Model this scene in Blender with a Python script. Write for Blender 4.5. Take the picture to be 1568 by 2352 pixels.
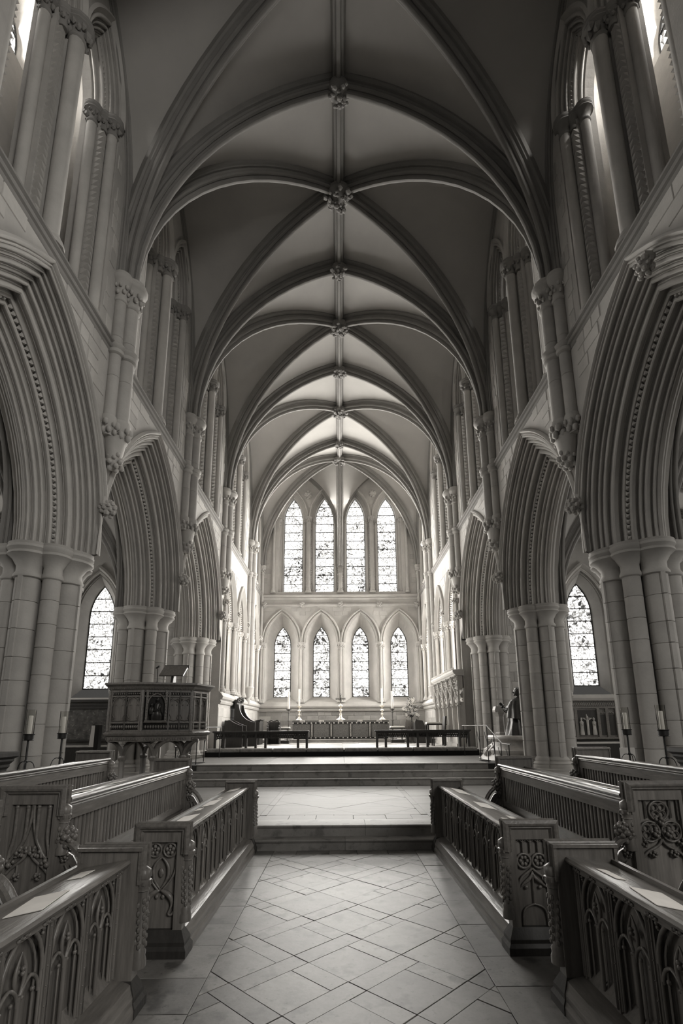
import bpy, bmesh, math, random
from mathutils import Vector, Matrix
from mathutils.geometry import tessellate_polygon
PI = math.pi
sin, cos, sqrt = math.sin, math.cos, math.sqrt
rad = math.radians
random.seed(11)
for o_ in list(bpy.data.objects):
    bpy.data.objects.remove(o_)
scene = bpy.context.scene
COL = scene.collection

# ---------------------------------------------------------------- camera
cd = bpy.data.cameras.new('camera')
cam = bpy.data.objects.new('camera', cd)
COL.objects.link(cam)
cd.sensor_fit = 'VERTICAL'
cd.sensor_height = 36.0
cd.sensor_width = 24.0
cd.lens = 1155.6 / 2352 * 36.0
cd.shift_y = (1416.8 - 1176) / 2352
cd.clip_start = 0.05
cd.clip_end = 200
pitch, yaw, roll = rad(12.204), rad(0.192), rad(-0.402)
Fv = Vector((sin(yaw) * cos(pitch), cos(yaw) * cos(pitch), sin(pitch)))
Rv = Vector((cos(yaw), -sin(yaw), 0))
Uv = Rv.cross(Fv)
R2 = Rv * cos(roll) + Uv * sin(roll)
U2 = -Rv * sin(roll) + Uv * cos(roll)
m3 = Matrix((R2, U2, -Fv)).transposed()
cam.matrix_world = Matrix.Translation((-0.04, 0, 1.6)) @ m3.to_4x4()
scene.camera = cam

# ---------------------------------------------------------------- light
GLASS_STRENGTH = 4.0     # sky seen through the painted glass
DAYLIGHT = 30.0           # sky radiance that the windows let in
w = bpy.data.worlds.new('overcast_sky')
scene.world = w
w.use_nodes = True
bg = w.node_tree.nodes['Background']
bg.inputs[0].default_value = (1.0, 0.97, 0.92, 1)
bg.inputs[1].default_value = 0.06


def area(name, loc, target, sx, sy, power, col=(1, 0.97, 0.92), spread=180):
    l = bpy.data.lights.new(name, 'AREA')
    l.shape = 'RECTANGLE'
    l.spread = rad(spread)
    l.size, l.size_y, l.energy, l.color = sx, sy, power, col
    o = bpy.data.objects.new(name, l)
    COL.objects.link(o)
    o.location = loc
    o.rotation_euler = (Vector(target) - Vector(loc)).to_track_quat('-Z', 'Y').to_euler()
    return o


# area lights added behind the camera, assumed daylight; no crossing windows are built
area('assumed_fill_light_south', (9, -9, 9), (-3, 9, 3), 5, 8, 1200)
area('added_fill_light_north', (-9, -9, 9), (3, 10, 4), 5, 8, 40)
vs = scene.view_settings
scene.display_settings.display_device = 'sRGB'
vs.view_transform = 'Standard'
vs.look = 'None'
vs.gamma = 1
vs.use_curve_mapping = False
vs.exposure = 0.0
cy = scene.cycles
cy.use_denoising = True
cy.max_bounces = 7
cy.diffuse_bounces = 3
cy.glossy_bounces = 2
cy.transmission_bounces = 6
cy.transparent_max_bounces = 8
cy.sample_clamp_indirect = 6
cy.caustics_reflective = False
cy.caustics_refractive = False
cy.use_adaptive_sampling = True
cy.adaptive_threshold = 0.035


# ---------------------------------------------------------------- materials
def mat(name, base, rough=0.8, var=0.12, noise=3.0, namp=0.25, bump=0.0, bscale=40, metal=0.0, grain=None, spec=0.3, objvar=0.0, spots=0.0, pits=0.0, tint=(1, 0.965, 0.915)):
    m = bpy.data.materials.new(name)
    m.use_nodes = True
    nt = m.node_tree
    N, L = nt.nodes, nt.links
    b = N['Principled BSDF']
    b.inputs['Roughness'].default_value = rough
    b.inputs['Metallic'].default_value = metal
    b.inputs['Specular IOR Level'].default_value = spec
    tc = N.new('ShaderNodeTexCoord')
    mp = N.new('ShaderNodeMapping')
    L.new(tc.outputs['Object'], mp.inputs[0])
    if grain:
        mp.inputs['Scale'].default_value = grain
    n1 = N.new('ShaderNodeTexNoise')
    n1.inputs['Scale'].default_value = noise
    n1.inputs['Detail'].default_value = 6
    n1.inputs['Roughness'].default_value = 0.65
    L.new(mp.outputs[0], n1.inputs[0])
    r = N.new('ShaderNodeMapRange')
    r.inputs[1].default_value = 0.25
    r.inputs[2].default_value = 0.75
    r.inputs[3].default_value = 1 - namp
    r.inputs[4].default_value = 1 + namp
    L.new(n1.outputs[0], r.inputs[0])
    val = r.outputs[0]
    if objvar:
        oi = N.new('ShaderNodeObjectInfo')
        r2 = N.new('ShaderNodeMapRange')
        r2.inputs[3].default_value = 1 - objvar
        r2.inputs[4].default_value = 1 + objvar
        L.new(oi.outputs['Random'], r2.inputs[0])
        mu = N.new('ShaderNodeMath')
        mu.operation = 'MULTIPLY'
        L.new(val, mu.inputs[0])
        L.new(r2.outputs[0], mu.inputs[1])
        val = mu.outputs[0]
        off = N.new('ShaderNodeVectorMath')
        off.operation = 'ADD'
        sc3 = N.new('ShaderNodeMath')
        sc3.operation = 'MULTIPLY'
        sc3.inputs[1].default_value = 37
        L.new(oi.outputs['Random'], sc3.inputs[0])
        L.new(mp.outputs[0], off.inputs[0])
        L.new(sc3.outputs[0], off.inputs[1])
        L.new(off.outputs[0], n1.inputs[0])
    if spots:
        n3 = N.new('ShaderNodeTexNoise')
        n3.inputs['Scale'].default_value = noise * 1.9
        n3.inputs['Detail'].default_value = 4
        L.new(n1.inputs[0].links[0].from_socket, n3.inputs[0])
        r3 = N.new('ShaderNodeMapRange')
        r3.inputs[1].default_value = 0.57
        r3.inputs[2].default_value = 0.66
        r3.inputs[3].default_value = 1
        r3.inputs[4].default_value = 1 - spots
        L.new(n3.outputs[0], r3.inputs[0])
        mu = N.new('ShaderNodeMath')
        mu.operation = 'MULTIPLY'
        L.new(val, mu.inputs[0])
        L.new(r3.outputs[0], mu.inputs[1])
        val = mu.outputs[0]
    if pits:
        for sc_, lo_, hi_, am in ((22, 0.60, 0.68, pits), (7.5, 0.56, 0.72, pits * 0.5), (60, 0.5, 0.75, pits * 0.4)):
            n4 = N.new('ShaderNodeTexNoise')
            n4.inputs['Scale'].default_value = sc_
            n4.inputs['Detail'].default_value = 5
            n4.inputs['Roughness'].default_value = 0.7
            L.new(n1.inputs[0].links[0].from_socket, n4.inputs[0])
            r4 = N.new('ShaderNodeMapRange')
            r4.inputs[1].default_value = lo_
            r4.inputs[2].default_value = hi_
            r4.inputs[3].default_value = 1
            r4.inputs[4].default_value = 1 - am
            L.new(n4.outputs[0], r4.inputs[0])
            mu = N.new('ShaderNodeMath')
            mu.operation = 'MULTIPLY'
            L.new(val, mu.inputs[0])
            L.new(r4.outputs[0], mu.inputs[1])
            val = mu.outputs[0]
    vm = N.new('ShaderNodeVectorMath')
    vm.operation = 'SCALE'
    vm.inputs[0].default_value = [base * t for t in tint]
    L.new(val, vm.inputs['Scale'])
    L.new(vm.outputs[0], b.inputs['Base Color'])
    if bump:
        n2 = N.new('ShaderNodeTexNoise')
        n2.inputs['Scale'].default_value = bscale
        n2.inputs['Detail'].default_value = 5
        L.new(mp.outputs[0], n2.inputs[0])
        bp = N.new('ShaderNodeBump')
        bp.inputs['Strength'].default_value = bump
        bp.inputs['Distance'].default_value = 0.02
        L.new(n2.outputs[0], bp.inputs['Height'])
        L.new(bp.outputs[0], b.inputs['Normal'])
    return m


M = {}
M['stone'] = mat('limestone', 0.42, 0.85, noise=1.7, namp=0.14, bump=0.15, bscale=30, objvar=0.07)
M['ashlar'] = mat('ashlar', 0.42, 0.88, noise=2.2, namp=0.14, bump=0.2, bscale=25, objvar=0.13)
M['drum'] = mat('pier_drum_stone', 0.40, 0.85, noise=2.2, namp=0.14, bump=0.2, bscale=25, objvar=0.05)
M['dado'] = mat('grey_dado_stone', 0.27, 0.85, noise=2.2, namp=0.2, bump=0.2, bscale=25, objvar=0.28)
M['plaster'] = mat('vault_plaster', 0.39, 0.9, noise=0.6, namp=0.10)
M['rib'] = mat('rib_stone', 0.23, 0.85, noise=2.0, namp=0.12, bump=0.1, bscale=30)
M['tile'] = mat('floor_stone', 0.165, 0.5, noise=2.6, namp=0.42, bump=0.06, bscale=18, objvar=0.24, spots=0.5, spec=0.4, pits=0.45)
M['slab'] = mat('pale_floor_stone', 0.155, 0.55, noise=2.0, namp=0.16, bump=0.05, bscale=18, objvar=0.10, grain=(0.5, 2.5, 1), spec=0.25, pits=0.3)
M['step'] = mat('worn_step_stone', 0.27, 0.55, noise=2.4, namp=0.25, bump=0.1, bscale=22, objvar=0.12, spots=0.4, pits=0.3)
M['grout'] = mat('dark_joint_mortar', 0.05, 0.9)
M['oak'] = mat('brown_oak', 0.16, 0.33, noise=5, namp=0.4, bump=0.12, bscale=9, grain=(6, 0.7, 6), spec=0.5, objvar=0.10, tint=(1, 0.94, 0.87))
M['oakv'] = mat('upright_oak', 0.17, 0.36, noise=5, namp=0.4, bump=0.12, bscale=9, grain=(6, 6, 0.5), spec=0.5, objvar=0.22, tint=(1, 0.94, 0.87))
M['darkoak'] = mat('dark_oak', 0.035, 0.45, noise=5, namp=0.3, bump=0.1, bscale=9, grain=(4, 4, 0.6), spec=0.4, tint=(1, 0.94, 0.87))
M['iron'] = mat('black_iron', 0.012, 0.5, namp=0.1, spec=0.4)
M['brass'] = mat('polished_brass', 0.6, 0.3, namp=0.1, metal=0.6, tint=(1, 0.93, 0.8))
M['steel'] = mat("brushed_steel", 0.12, 0.55, namp=0.1, metal=0.3)
M['bronze'] = mat('dark_bronze', 0.035, 0.33, noise=6, namp=0.4, metal=0.5, spec=0.5)
M['wax'] = mat('candle_wax', 0.75, 0.5, namp=0.04)
M['paper'] = mat('white_paper', 0.88, 0.8, noise=8, namp=0.08)
M['marble'] = mat('veined_marble', 0.42, 0.5, noise=4, namp=0.35, bump=0.1, bscale=20)
M['cloth'] = mat('damask_cloth', 0.13, 0.75, noise=26, namp=0.5, bump=0.2, bscale=60)
M['darkcloth'] = mat('dark_velvet', 0.02, 0.9, noise=20, namp=0.3)
M['lightcloth'] = mat('white_linen', 0.62, 0.85, noise=10, namp=0.08)
M['leaf'] = mat('dark_leaves', 0.03, 0.6, noise=9, namp=0.4, objvar=0.3)
M['petal'] = mat('white_petals', 0.75, 0.7, noise=9, namp=0.1, objvar=0.1)
M['black'] = mat('black_plastic', 0.015, 0.4, namp=0.05)
M['grey'] = mat('pale_grey_plastic', 0.5, 0.5, namp=0.05)
M['cushion'] = mat('tapestry_cushion', 0.22, 0.95, noise=14, namp=0.45, bump=0.2, bscale=40)
M['riser_carpet'] = mat('black_carpet', 0.008, 0.95, namp=0.2)  # near-black carpet on the riser under the kneelers
M['paint'] = mat('old_painting', 0.09, 0.5, noise=5.5, namp=0.75, spots=-1.0)


def glass_clear():
    m = bpy.data.materials.new('clear_glass')
    m.use_nodes = True
    N, L = m.node_tree.nodes, m.node_tree.links
    N.remove(N['Principled BSDF'])
    tr, gl, mx, lw = N.new('ShaderNodeBsdfTransparent'), N.new('ShaderNodeBsdfGlossy'), N.new('ShaderNodeMixShader'), N.new('ShaderNodeLayerWeight')
    tr.inputs[0].default_value = (0.93, 0.93, 0.92, 1)
    gl.inputs['Roughness'].default_value = 0.04
    lw.inputs[0].default_value = 0.12
    L.new(lw.outputs['Fresnel'], mx.inputs[0])
    L.new(tr.outputs[0], mx.inputs[1])
    L.new(gl.outputs[0], mx.inputs[2])
    L.new(mx.outputs[0], N['Material Output'].inputs[0])
    return m


M['gilt'] = mat('dull_gilt_metal', 0.22, 0.35, namp=0.2, metal=0.5)
M['glass'] = glass_clear()


def stained(name, scale, dark, strength, seed):
    """Leaded stained glass lit by the sky outside: came lines between the quarries, darker quarries, painted shading."""
    m = bpy.data.materials.new(name)
    m.use_nodes = True
    nt = m.node_tree
    N, L = nt.nodes, nt.links
    b = N['Principled BSDF']
    b.inputs['Base Color'].default_value = (0.05, 0.05, 0.05, 1)
    b.inputs['Roughness'].default_value = 0.3
    tc = N.new('ShaderNodeNewGeometry')
    mp = N.new('ShaderNodeMapping')
    mp.inputs['Location'].default_value = (seed * 3.1, seed * 1.7, seed * 2.3)
    L.new(tc.outputs['Position'], mp.inputs[0])
    dn = N.new('ShaderNodeTexNoise')
    dn.inputs['Scale'].default_value = 2.2
    L.new(mp.outputs[0], dn.inputs[0])
    mx = N.new('ShaderNodeVectorMath')
    mx.operation = 'MULTIPLY_ADD'
    mx.inputs[1].default_value = (0.35, 0.35, 0.35)
    L.new(dn.outputs['Color'], mx.inputs[0])
    L.new(mp.outputs[0], mx.inputs[2])
    v1 = N.new('ShaderNodeTexVoronoi')
    v1.feature = 'DISTANCE_TO_EDGE'
    v1.inputs['Scale'].default_value = scale
    L.new(mx.outputs[0], v1.inputs['Vector'])
    v2 = N.new('ShaderNodeTexVoronoi')
    v2.inputs['Scale'].default_value = scale
    L.new(mx.outputs[0], v2.inputs['Vector'])
    e = N.new('ShaderNodeMapRange')
    e.inputs[1].default_value = 0.02
    e.inputs[2].default_value = 0.07
    e.inputs[3].default_value = 0.05
    e.inputs[4].default_value = 1
    L.new(v1.outputs[0], e.inputs[0])
    sep = N.new('ShaderNodeSeparateColor')
    L.new(v2.outputs['Color'], sep.inputs[0])
    big = N.new('ShaderNodeTexNoise')
    big.inputs['Scale'].default_value = 1.3
    big.inputs['Detail'].default_value = 2
    L.new(mp.outputs[0], big.inputs[0])
    ad = N.new('ShaderNodeMath')
    ad.operation = 'MULTIPLY_ADD'
    ad.inputs[1].default_value = 0.55
    L.new(sep.outputs[0], ad.inputs[0])
    L.new(big.outputs[0], ad.inputs[2])
    q = N.new('ShaderNodeMapRange')
    q.inputs[1].default_value = 0.42 + dark
    q.inputs[2].default_value = 0.78 + dark
    q.inputs[3].default_value = 1.0
    q.inputs[4].default_value = 0.02
    L.new(ad.outputs[0], q.inputs[0])
    fine = N.new('ShaderNodeTexNoise')
    fine.inputs['Scale'].default_value = 16
    fine.inputs['Detail'].default_value = 5
    L.new(mp.outputs[0], fine.inputs[0])
    fr = N.new('ShaderNodeMapRange')
    fr.inputs[1].default_value = 0.35
    fr.inputs[2].default_value = 0.62
    fr.inputs[3].default_value = 1.0
    fr.inputs[4].default_value = 0.25
    L.new(fine.outputs[0], fr.inputs[0])
    a1 = N.new('ShaderNodeMath')
    a1.operation = 'MULTIPLY'
    L.new(e.outputs[0], a1.inputs[0])
    L.new(q.outputs[0], a1.inputs[1])
    a2 = N.new('ShaderNodeMath')
    a2.operation = 'MULTIPLY'
    L.new(a1.outputs[0], a2.inputs[0])
    L.new(fr.outputs[0], a2.inputs[1])
    a3 = N.new('ShaderNodeMath')
    a3.operation = 'MULTIPLY'
    a3.inputs[1].default_value = strength
    L.new(a2.outputs[0], a3.inputs[0])
    b.inputs['Emission Color'].default_value = (1, 0.98, 0.94, 1)
    L.new(a3.outputs[0], b.inputs['Emission Strength'])
    return m


M['glass_a'] = stained('stained_glass_upper_lights', 15, 0.36, GLASS_STRENGTH, 1)
M['glass_b'] = stained('stained_glass_lower_lights', 12, 0.28, GLASS_STRENGTH, 2)
M['glass_c'] = stained('stained_glass_chapel_light', 12, 0.28, GLASS_STRENGTH, 3)
M['glass_d'] = stained('pale_clerestory_glass', 7, 0.3, GLASS_STRENGTH, 4)


# ---------------------------------------------------------------- mesh helpers
class MB:
    def __init__(s):
        s.v, s.f = [], []

    def add(s, vs_, fs_):
        n = len(s.v)
        s.v += [tuple(p) for p in vs_]
        s.f += [tuple(i + n for i in f) for f in fs_]
        return s

    def merge(s, o, fn=None):
        return s.add([fn(p) for p in o.v] if fn else o.v, o.f)

    def box(s, x0, x1, y0, y1, z0, z1, ch=0.0):
        if ch:
            a, b = (x0 + ch, y0 + ch), (x1 - ch, y1 - ch)
            vs_ = [(x0, y0, z0), (x1, y0, z0), (x1, y1, z0), (x0, y1, z0), (x0, y0, z1 - ch), (x1, y0, z1 - ch), (x1, y1, z1 - ch), (x0, y1, z1 - ch), (a[0], a[1], z1), (b[0], a[1], z1), (b[0], b[1], z1), (a[0], b[1], z1)]
            return s.add(vs_, [(3, 2, 1, 0), (0, 1, 5, 4), (1, 2, 6, 5), (2, 3, 7, 6), (3, 0, 4, 7), (4, 5, 9, 8), (5, 6, 10, 9), (6, 7, 11, 10), (7, 4, 8, 11), (8, 9, 10, 11)])
        return s.add([(x0, y0, z0), (x1, y0, z0), (x1, y1, z0), (x0, y1, z0), (x0, y0, z1), (x1, y0, z1), (x1, y1, z1), (x0, y1, z1)],
                     [(3, 2, 1, 0), (4, 5, 6, 7), (0, 1, 5, 4), (1, 2, 6, 5), (2, 3, 7, 6), (3, 0, 4, 7)])

    def loft(s, rings, closed=True, cap0=False, cap1=False):
        k = len(rings[0])
        n0 = len(s.v)
        for r in rings:
            s.v += [tuple(p) for p in r]
        m = k if closed else k - 1
        for i in range(len(rings) - 1):
            for j in range(m):
                a, b = n0 + i * k + j, n0 + i * k + (j + 1) % k
                s.f.append((a, b, b + k, a + k))
        if cap0:
            s.f.append(tuple(n0 + j for j in reversed(range(k))))
        if cap1:
            s.f.append(tuple(n0 + (len(rings) - 1) * k + j for j in range(k)))
        return s

    def lathe(s, prof, n=16, c=(0, 0, 0), sx=1.0, sy=1.0, a0=0.0, lobes=0, lob=0.0, cap=True):
        rings = []
        for r, z in prof:
            rg = []
            for j in range(n):
                a = a0 + 2 * PI * j / n
                q = r * (1 + lob * cos(lobes * a)) if lobes else r
                rg.append((c[0] + q * cos(a) * sx, c[1] + q * sin(a) * sy, c[2] + z))
            rings.append(rg)
        return s.loft(rings, True, cap, cap)

    def tube(s, pts, r, n=8, closed=False):
        pts = [Vector(p) for p in pts]
        rings = []
        up = None
        for i, p in enumerate(pts):
            a = pts[i - 1] if i > 0 else (pts[-1] if closed else p)
            b = pts[i + 1] if i < len(pts) - 1 else (pts[0] if closed else p)
            t = (b - a).normalized()
            if up is None:
                up = Vector((0, 0, 1)) if abs(t.z) < 0.9 else Vector((0, 1, 0))
            x = t.cross(up).normalized()
            y = x.cross(t).normalized()
            up = y
            rr = r[min(i, len(r) - 1)] if isinstance(r, (list, tuple)) else r
            rings.append([p + x * rr * cos(2 * PI * j / n) + y * rr * sin(2 * PI * j / n) for j in range(n)])
        if closed:
            rings.append(rings[0])
            return s.loft(rings)
        return s.loft(rings, True, True, True)

    def ball(s, c, r, n=6, m=4, sc=(1, 1, 1)):
        prof = [(r * sin(PI * i / m), -r * cos(PI * i / m)) for i in range(m + 1)]
        prof[0] = (r * 0.02, -r)
        prof[-1] = (r * 0.02, r)
        rings = [[(c[0] + q * cos(2 * PI * j / n) * sc[0], c[1] + q * sin(2 * PI * j / n) * sc[1], c[2] + z * sc[2]) for j in range(n)] for q, z in prof]
        return s.loft(rings, True, True, True)

    def prism(s, poly, fn, w0, w1):
        """poly in (a, b); fn(a, b, w) -> xyz; filled at both ends."""
        n = len(poly)
        n0 = len(s.v)
        s.v += [fn(a, b, w0) for a, b in poly] + [fn(a, b, w1) for a, b in poly]
        tri = tessellate_polygon([[Vector((a, b, 0)) for a, b in poly]])
        for t in tri:
            s.f.append(tuple(n0 + i for i in t))
            s.f.append(tuple(n0 + n + i for i in reversed(t)))
        for i in range(n):
            j = (i + 1) % n
            s.f.append((n0 + i, n0 + j, n0 + n + j, n0 + n + i))
        return s

    def plate(s, outer, holes, fn, w):
        pts = list(outer)
        for h in holes:
            pts += list(h)
        n0 = len(s.v)
        s.v += [fn(a, b, w) for a, b in pts]
        tri = tessellate_polygon([[Vector((a, b, 0)) for a, b in outer]] + [[Vector((a, b, 0)) for a, b in h] for h in holes])
        s.f += [tuple(n0 + i for i in t) for t in tri]
        return s

    def mesh(s, name, material, sharp=38, flip=False):
        me = bpy.data.meshes.new(name)
        me.from_pydata(s.v, [], s.f)
        me.materials.append(M[material] if isinstance(material, str) else material)
        if sharp:
            me.polygons.foreach_set('use_smooth', [True] * len(me.polygons))
            me.set_sharp_from_angle(angle=rad(sharp))
        return me


def link(name, data, parent=None, loc=(0, 0, 0), rz=0.0):
    o = bpy.data.objects.new(name, data)
    COL.objects.link(o)
    o.location = loc
    if rz:
        o.rotation_euler = (0, 0, rz)
    if parent is not None:
        o.parent = parent
    return o


def obj(name, mb, material, parent=None, loc=(0, 0, 0), rz=0.0, sharp=38, org=None, kind=None):
    if org is not None:
        mb.v = [(p[0] - org[0], p[1] - org[1], p[2] - org[2]) for p in mb.v]
        loc = org if parent is None else loc
    o = link(name, mb.mesh(name, material, sharp), parent, loc, rz)
    if kind:
        o['kind'] = kind
    return o


def tag(o, label, cat, group=None, kind=None):
    o['label'] = label
    o['category'] = cat
    if group:
        o['group'] = group
    if kind:
        o['kind'] = kind
    return o


def thing(name, label, cat, loc=(0, 0, 0), rz=0.0, group=None, kind=None):
    return tag(link(name, None, None, loc, rz), label, cat, group, kind)


def dup(root, loc=None, rz=None, label=None):
    r = root.copy()
    COL.objects.link(r)
    if loc is not None:
        r.location = loc
    if rz is not None:
        r.rotation_euler = (0, 0, rz)
    if label:
        r['label'] = label
    for ch in list(root.children):
        c = ch.copy()
        COL.objects.link(c)
        c.parent = r
        for g in ch.children:
            d = g.copy()
            COL.objects.link(d)
            d.parent = c
    return r


SIDE = {-1: 'left', 1: 'right'}
SW = {-1: 'north', 1: 'south'}


# arches ------------------------------------------------------------
def arch_c(h, rise):
    """centre offset c of a two-centred arch of half span h and given rise (negative c: use as is)."""
    s_ = rise * rise / h
    return (s_ - h) / 2


def arc_pts(h, c, n):
    """right half of the arch from spring (h,0) to apex (0,rise)."""
    r = h + c
    t1 = math.acos(max(-1, min(1, c / r)))
    return [(r * cos(t1 * k / n) - c, r * sin(t1 * k / n)) for k in range(n + 1)]


def outline(u0, h, c, spring, sill, n=8):
    a = arc_pts(h, c, n)
    pts = [(u0 - h, sill)] if sill < spring else []
    pts += [(u0 - x, spring + z) for x, z in a]
    pts += [(u0 + x, spring + z) for x, z in reversed(a[:-1])]
    if sill < spring:
        pts.append((u0 + h, sill))
    return pts


def reveal(mb, u0, secs, c, spring, sill, fn, n=8, sills=None):
    rings = []
    for i, (d, h) in enumerate(secs):
        sl = sills[i] if sills else sill
        rings.append([fn(a, b, d) for a, b in outline(u0, h, c, spring, sl, n)])
    return mb.loft(rings, False)


def moulding(mb, u0, prof, h, c, spring, fn, n=10, legs=None, half=None):
    """prof: list of (offset from h outward, depth d). Sweeps over the whole pointed arch; legs = z of foot."""
    rings = []
    cols = []
    for dr, d in prof:
        a = arc_pts(h + dr, c, n)
        p = []
        if legs is not None:
            p.append((u0 - a[0][0], legs, d))
        p += [(u0 - x, spring + z, d) for x, z in a]
        if half != 'L':
            p += [(u0 + x, spring + z, d) for x, z in reversed(a[:-1])]
            if legs is not None:
                p.append((u0 + a[0][0], legs, d))
        cols.append([fn(a_, b_, d_) for a_, b_, d_ in p])
    k = len(cols[0])
    for i in range(k):
        rings.append([col[i] for col in cols])
    return mb.loft(rings, False)


def rolls(p0, p1, sizes, side=1):
    """profile from p0 to p1: for each size a fillet, a roll and a hollow; side picks which way a roll projects."""
    ex, ey = p1[0] - p0[0], p1[1] - p0[1]
    Lq = sqrt(ex * ex + ey * ey)
    ex, ey = ex / Lq, ey / Lq
    nx, ny = -ey * side, ex * side
    tot = sum(sizes)
    out = [p0]
    s_ = 0.0
    for z in sizes:
        wl = Lq * z / tot
        for t, hgt in ((0.06, 0), (0.08, 0.16), (0.15, 0.30), (0.27, 0.40), (0.40, 0.40), (0.50, 0.30), (0.57, 0.12), (0.60, -0.02), (0.66, -0.02), (0.68, -0.22), (0.78, -0.34), (0.9, -0.26), (0.96, 0.0)):
            q = s_ + wl * t
            out.append((p0[0] + ex * q + nx * wl * hgt, p0[1] + ey * q + ny * wl * hgt))
        s_ += wl
    out.append(p1)
    return out


def teeth(mb, pts, fn, size, nrm):
    """dog-tooth ornament: a row of four-sided pyramids at pts [(a,b,d)], pointing along nrm (da, db, dd)."""
    for (a, b, d) in pts:
        h = size * 0.5
        base = [fn(a - h * nrm[2] * 0.9, b - h, d + h * nrm[0] * 0.9), fn(a + h * nrm[2] * 0.9, b - h, d - h * nrm[0] * 0.9), fn(a + h * nrm[2] * 0.9, b + h, d - h * nrm[0] * 0.9), fn(a - h * nrm[2] * 0.9, b + h, d + h * nrm[0] * 0.9)]
        ap = fn(a + nrm[0] * size * 0.75, b, d + nrm[2] * size * 0.75)
        mb.add(base + [ap], [(0, 1, 4), (1, 2, 4), (2, 3, 4), (3, 0, 4)])
    return mb


def foliage(mb, c, r, h, n, seed, rows=2, size=0.3, out=(0, 0), half=None):
    """stiff-leaf carving: knobs and curled leaves around a bell."""
    rnd = random.Random(seed)
    for k in range(rows):
        for j in range(n):
            a = 2 * PI * (j + 0.5 * (k % 2)) / n + rnd.uniform(-0.1, 0.1)
            if half is not None and cos(a - half) < -0.3:
                continue
            rr = r * (1.0 + 0.12 * k) + rnd.uniform(-0.01, 0.01)
            z = c[2] + h * (k + 0.5) / rows + rnd.uniform(-0.1, 0.1) * h
            p = (c[0] + rr * cos(a), c[1] + rr * sin(a), z)
            s_ = size * r * rnd.uniform(0.8, 1.2)
            mb.ball(p, s_, 5, 3, (0.9, 0.9, 1.2))
    return mb


def blobs(mb, c, r, n, seed, size=0.3, sc=(1, 1, 1), hemi=None):
    rnd = random.Random(seed)
    for i in range(n):
        z = 1 - 2 * (i + 0.5) / n
        a = i * 2.399963
        q = sqrt(1 - z * z)
        d = (q * cos(a), q * sin(a), z)
        if hemi and d[hemi[0]] * hemi[1] < -0.25:
            continue
        k = r * rnd.uniform(0.82, 1.05)
        mb.ball((c[0] + d[0] * k * sc[0], c[1] + d[1] * k * sc[1], c[2] + d[2] * k * sc[2]), r * size * rnd.uniform(0.75, 1.25), 6, 4)
    return mb

# ================================================================ the setting
W = 4.1
YZ, YA, YB, YC, YD, YE = 3.76, 8.06, 12.36, 16.68, 21.72, 25.1
BAYS = [(-0.54, YZ), (YZ, YA), (YA, YB), (YB, YC), (YC, YD), (YD, YE)]
SPR, STR, VSP, VTOP = 4.43, 8.27, 9.75, 15.0


def sidefn(s):
    return lambda a, b, d: (s * (W + d), a, b)


def eastfn(a, b, d):
    return (a, YE + d, b)


def arc_from(h, c, n, z0):
    r = h + c
    t0 = math.asin(min(1, z0 / r))
    t1 = math.acos(c / r)
    return [(r * cos(t0 + (t1 - t0) * k / n) - c, r * sin(t0 + (t1 - t0) * k / n)) for k in range(n + 1)]


BLOCKS = {}


def block(l, h, t, material='ashlar'):
    k = (round(l, 3), round(h, 3), t, material)
    if k not in BLOCKS:
        g = min(0.006, t * 0.6)
        BLOCKS[k] = MB().box(g, l - g, 0, 0.01, g, h - g).merge(MB()) and None
        mb = MB()
        c = t * 0.7
        a0, a1, b0, b1 = 0.005, l - 0.005, 0.005, h - 0.005
        mb.loft([[(a0, 0.02, b0), (a1, 0.02, b0), (a1, 0.02, b1), (a0, 0.02, b1)], [(a0, -t + c, b0), (a1, -t + c, b0), (a1, -t + c, b1), (a0, -t + c, b1)], [(a0 + c, -t, b0 + c), (a1 - c, -t, b0 + c), (a1 - c, -t, b1 - c), (a0 + c, -t, b1 - c)]], True, False, True)
        BLOCKS[k] = mb.mesh('stone', material, 0)
    return BLOCKS[k]


def lay_stones(parent, s, a0, a1, z0, z1, ok, ch=0.31, lens=(0.42, 0.58, 0.74), t=0.012, material='ashlar', cap=300, seed=0, d=0.0):
    """courses of ashlar blocks standing slightly proud of the wall; s = -1/1 side walls, 0 the east wall."""
    rnd = random.Random(seed)
    z = z0
    n = 0
    while z + ch <= z1 + 1e-6:
        a = a0 - rnd.choice((0, 0.15, 0.3))
        while a < a1 and n < cap:
            l = rnd.choice(lens)
            if a >= a0 - 1e-6 and a + l <= a1 + 1e-6 and all(ok(x, y) for x in (a, a + l / 2, a + l) for y in (z, z + ch / 2, z + ch)):
                me = block(l, ch, t, material)
                if s == 0:
                    link('stone', me, parent, (a, YE + d, z))
                elif s == -1:      # face towards +x
                    link('stone', me, parent, (-(W + d), a, z), PI / 2)
                else:
                    link('stone', me, parent, (W + d, a + l, z), -PI / 2)
                n += 1
            a += l
        z += ch
    return n


AH, AC = 2.253, 1.714          # outer half span and centre offset of the great arches
ARCH_Y = [1.61, 5.91, 10.21, 14.52]
LH, LC, LSP, LSILL = 0.66, arch_c(0.66, 1.45), 12.6, 8.36
CLER = [1.61, 5.91, 10.21, 14.52, 19.2, 23.4]
SANCT_Y = [18.05, 20.15, 23.45]
SH, SC, SSP, SSILL = 0.80, arch_c(0.80, 1.65), 5.45, 2.75
ZSTAR = 0.9

win_no = [0]


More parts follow.
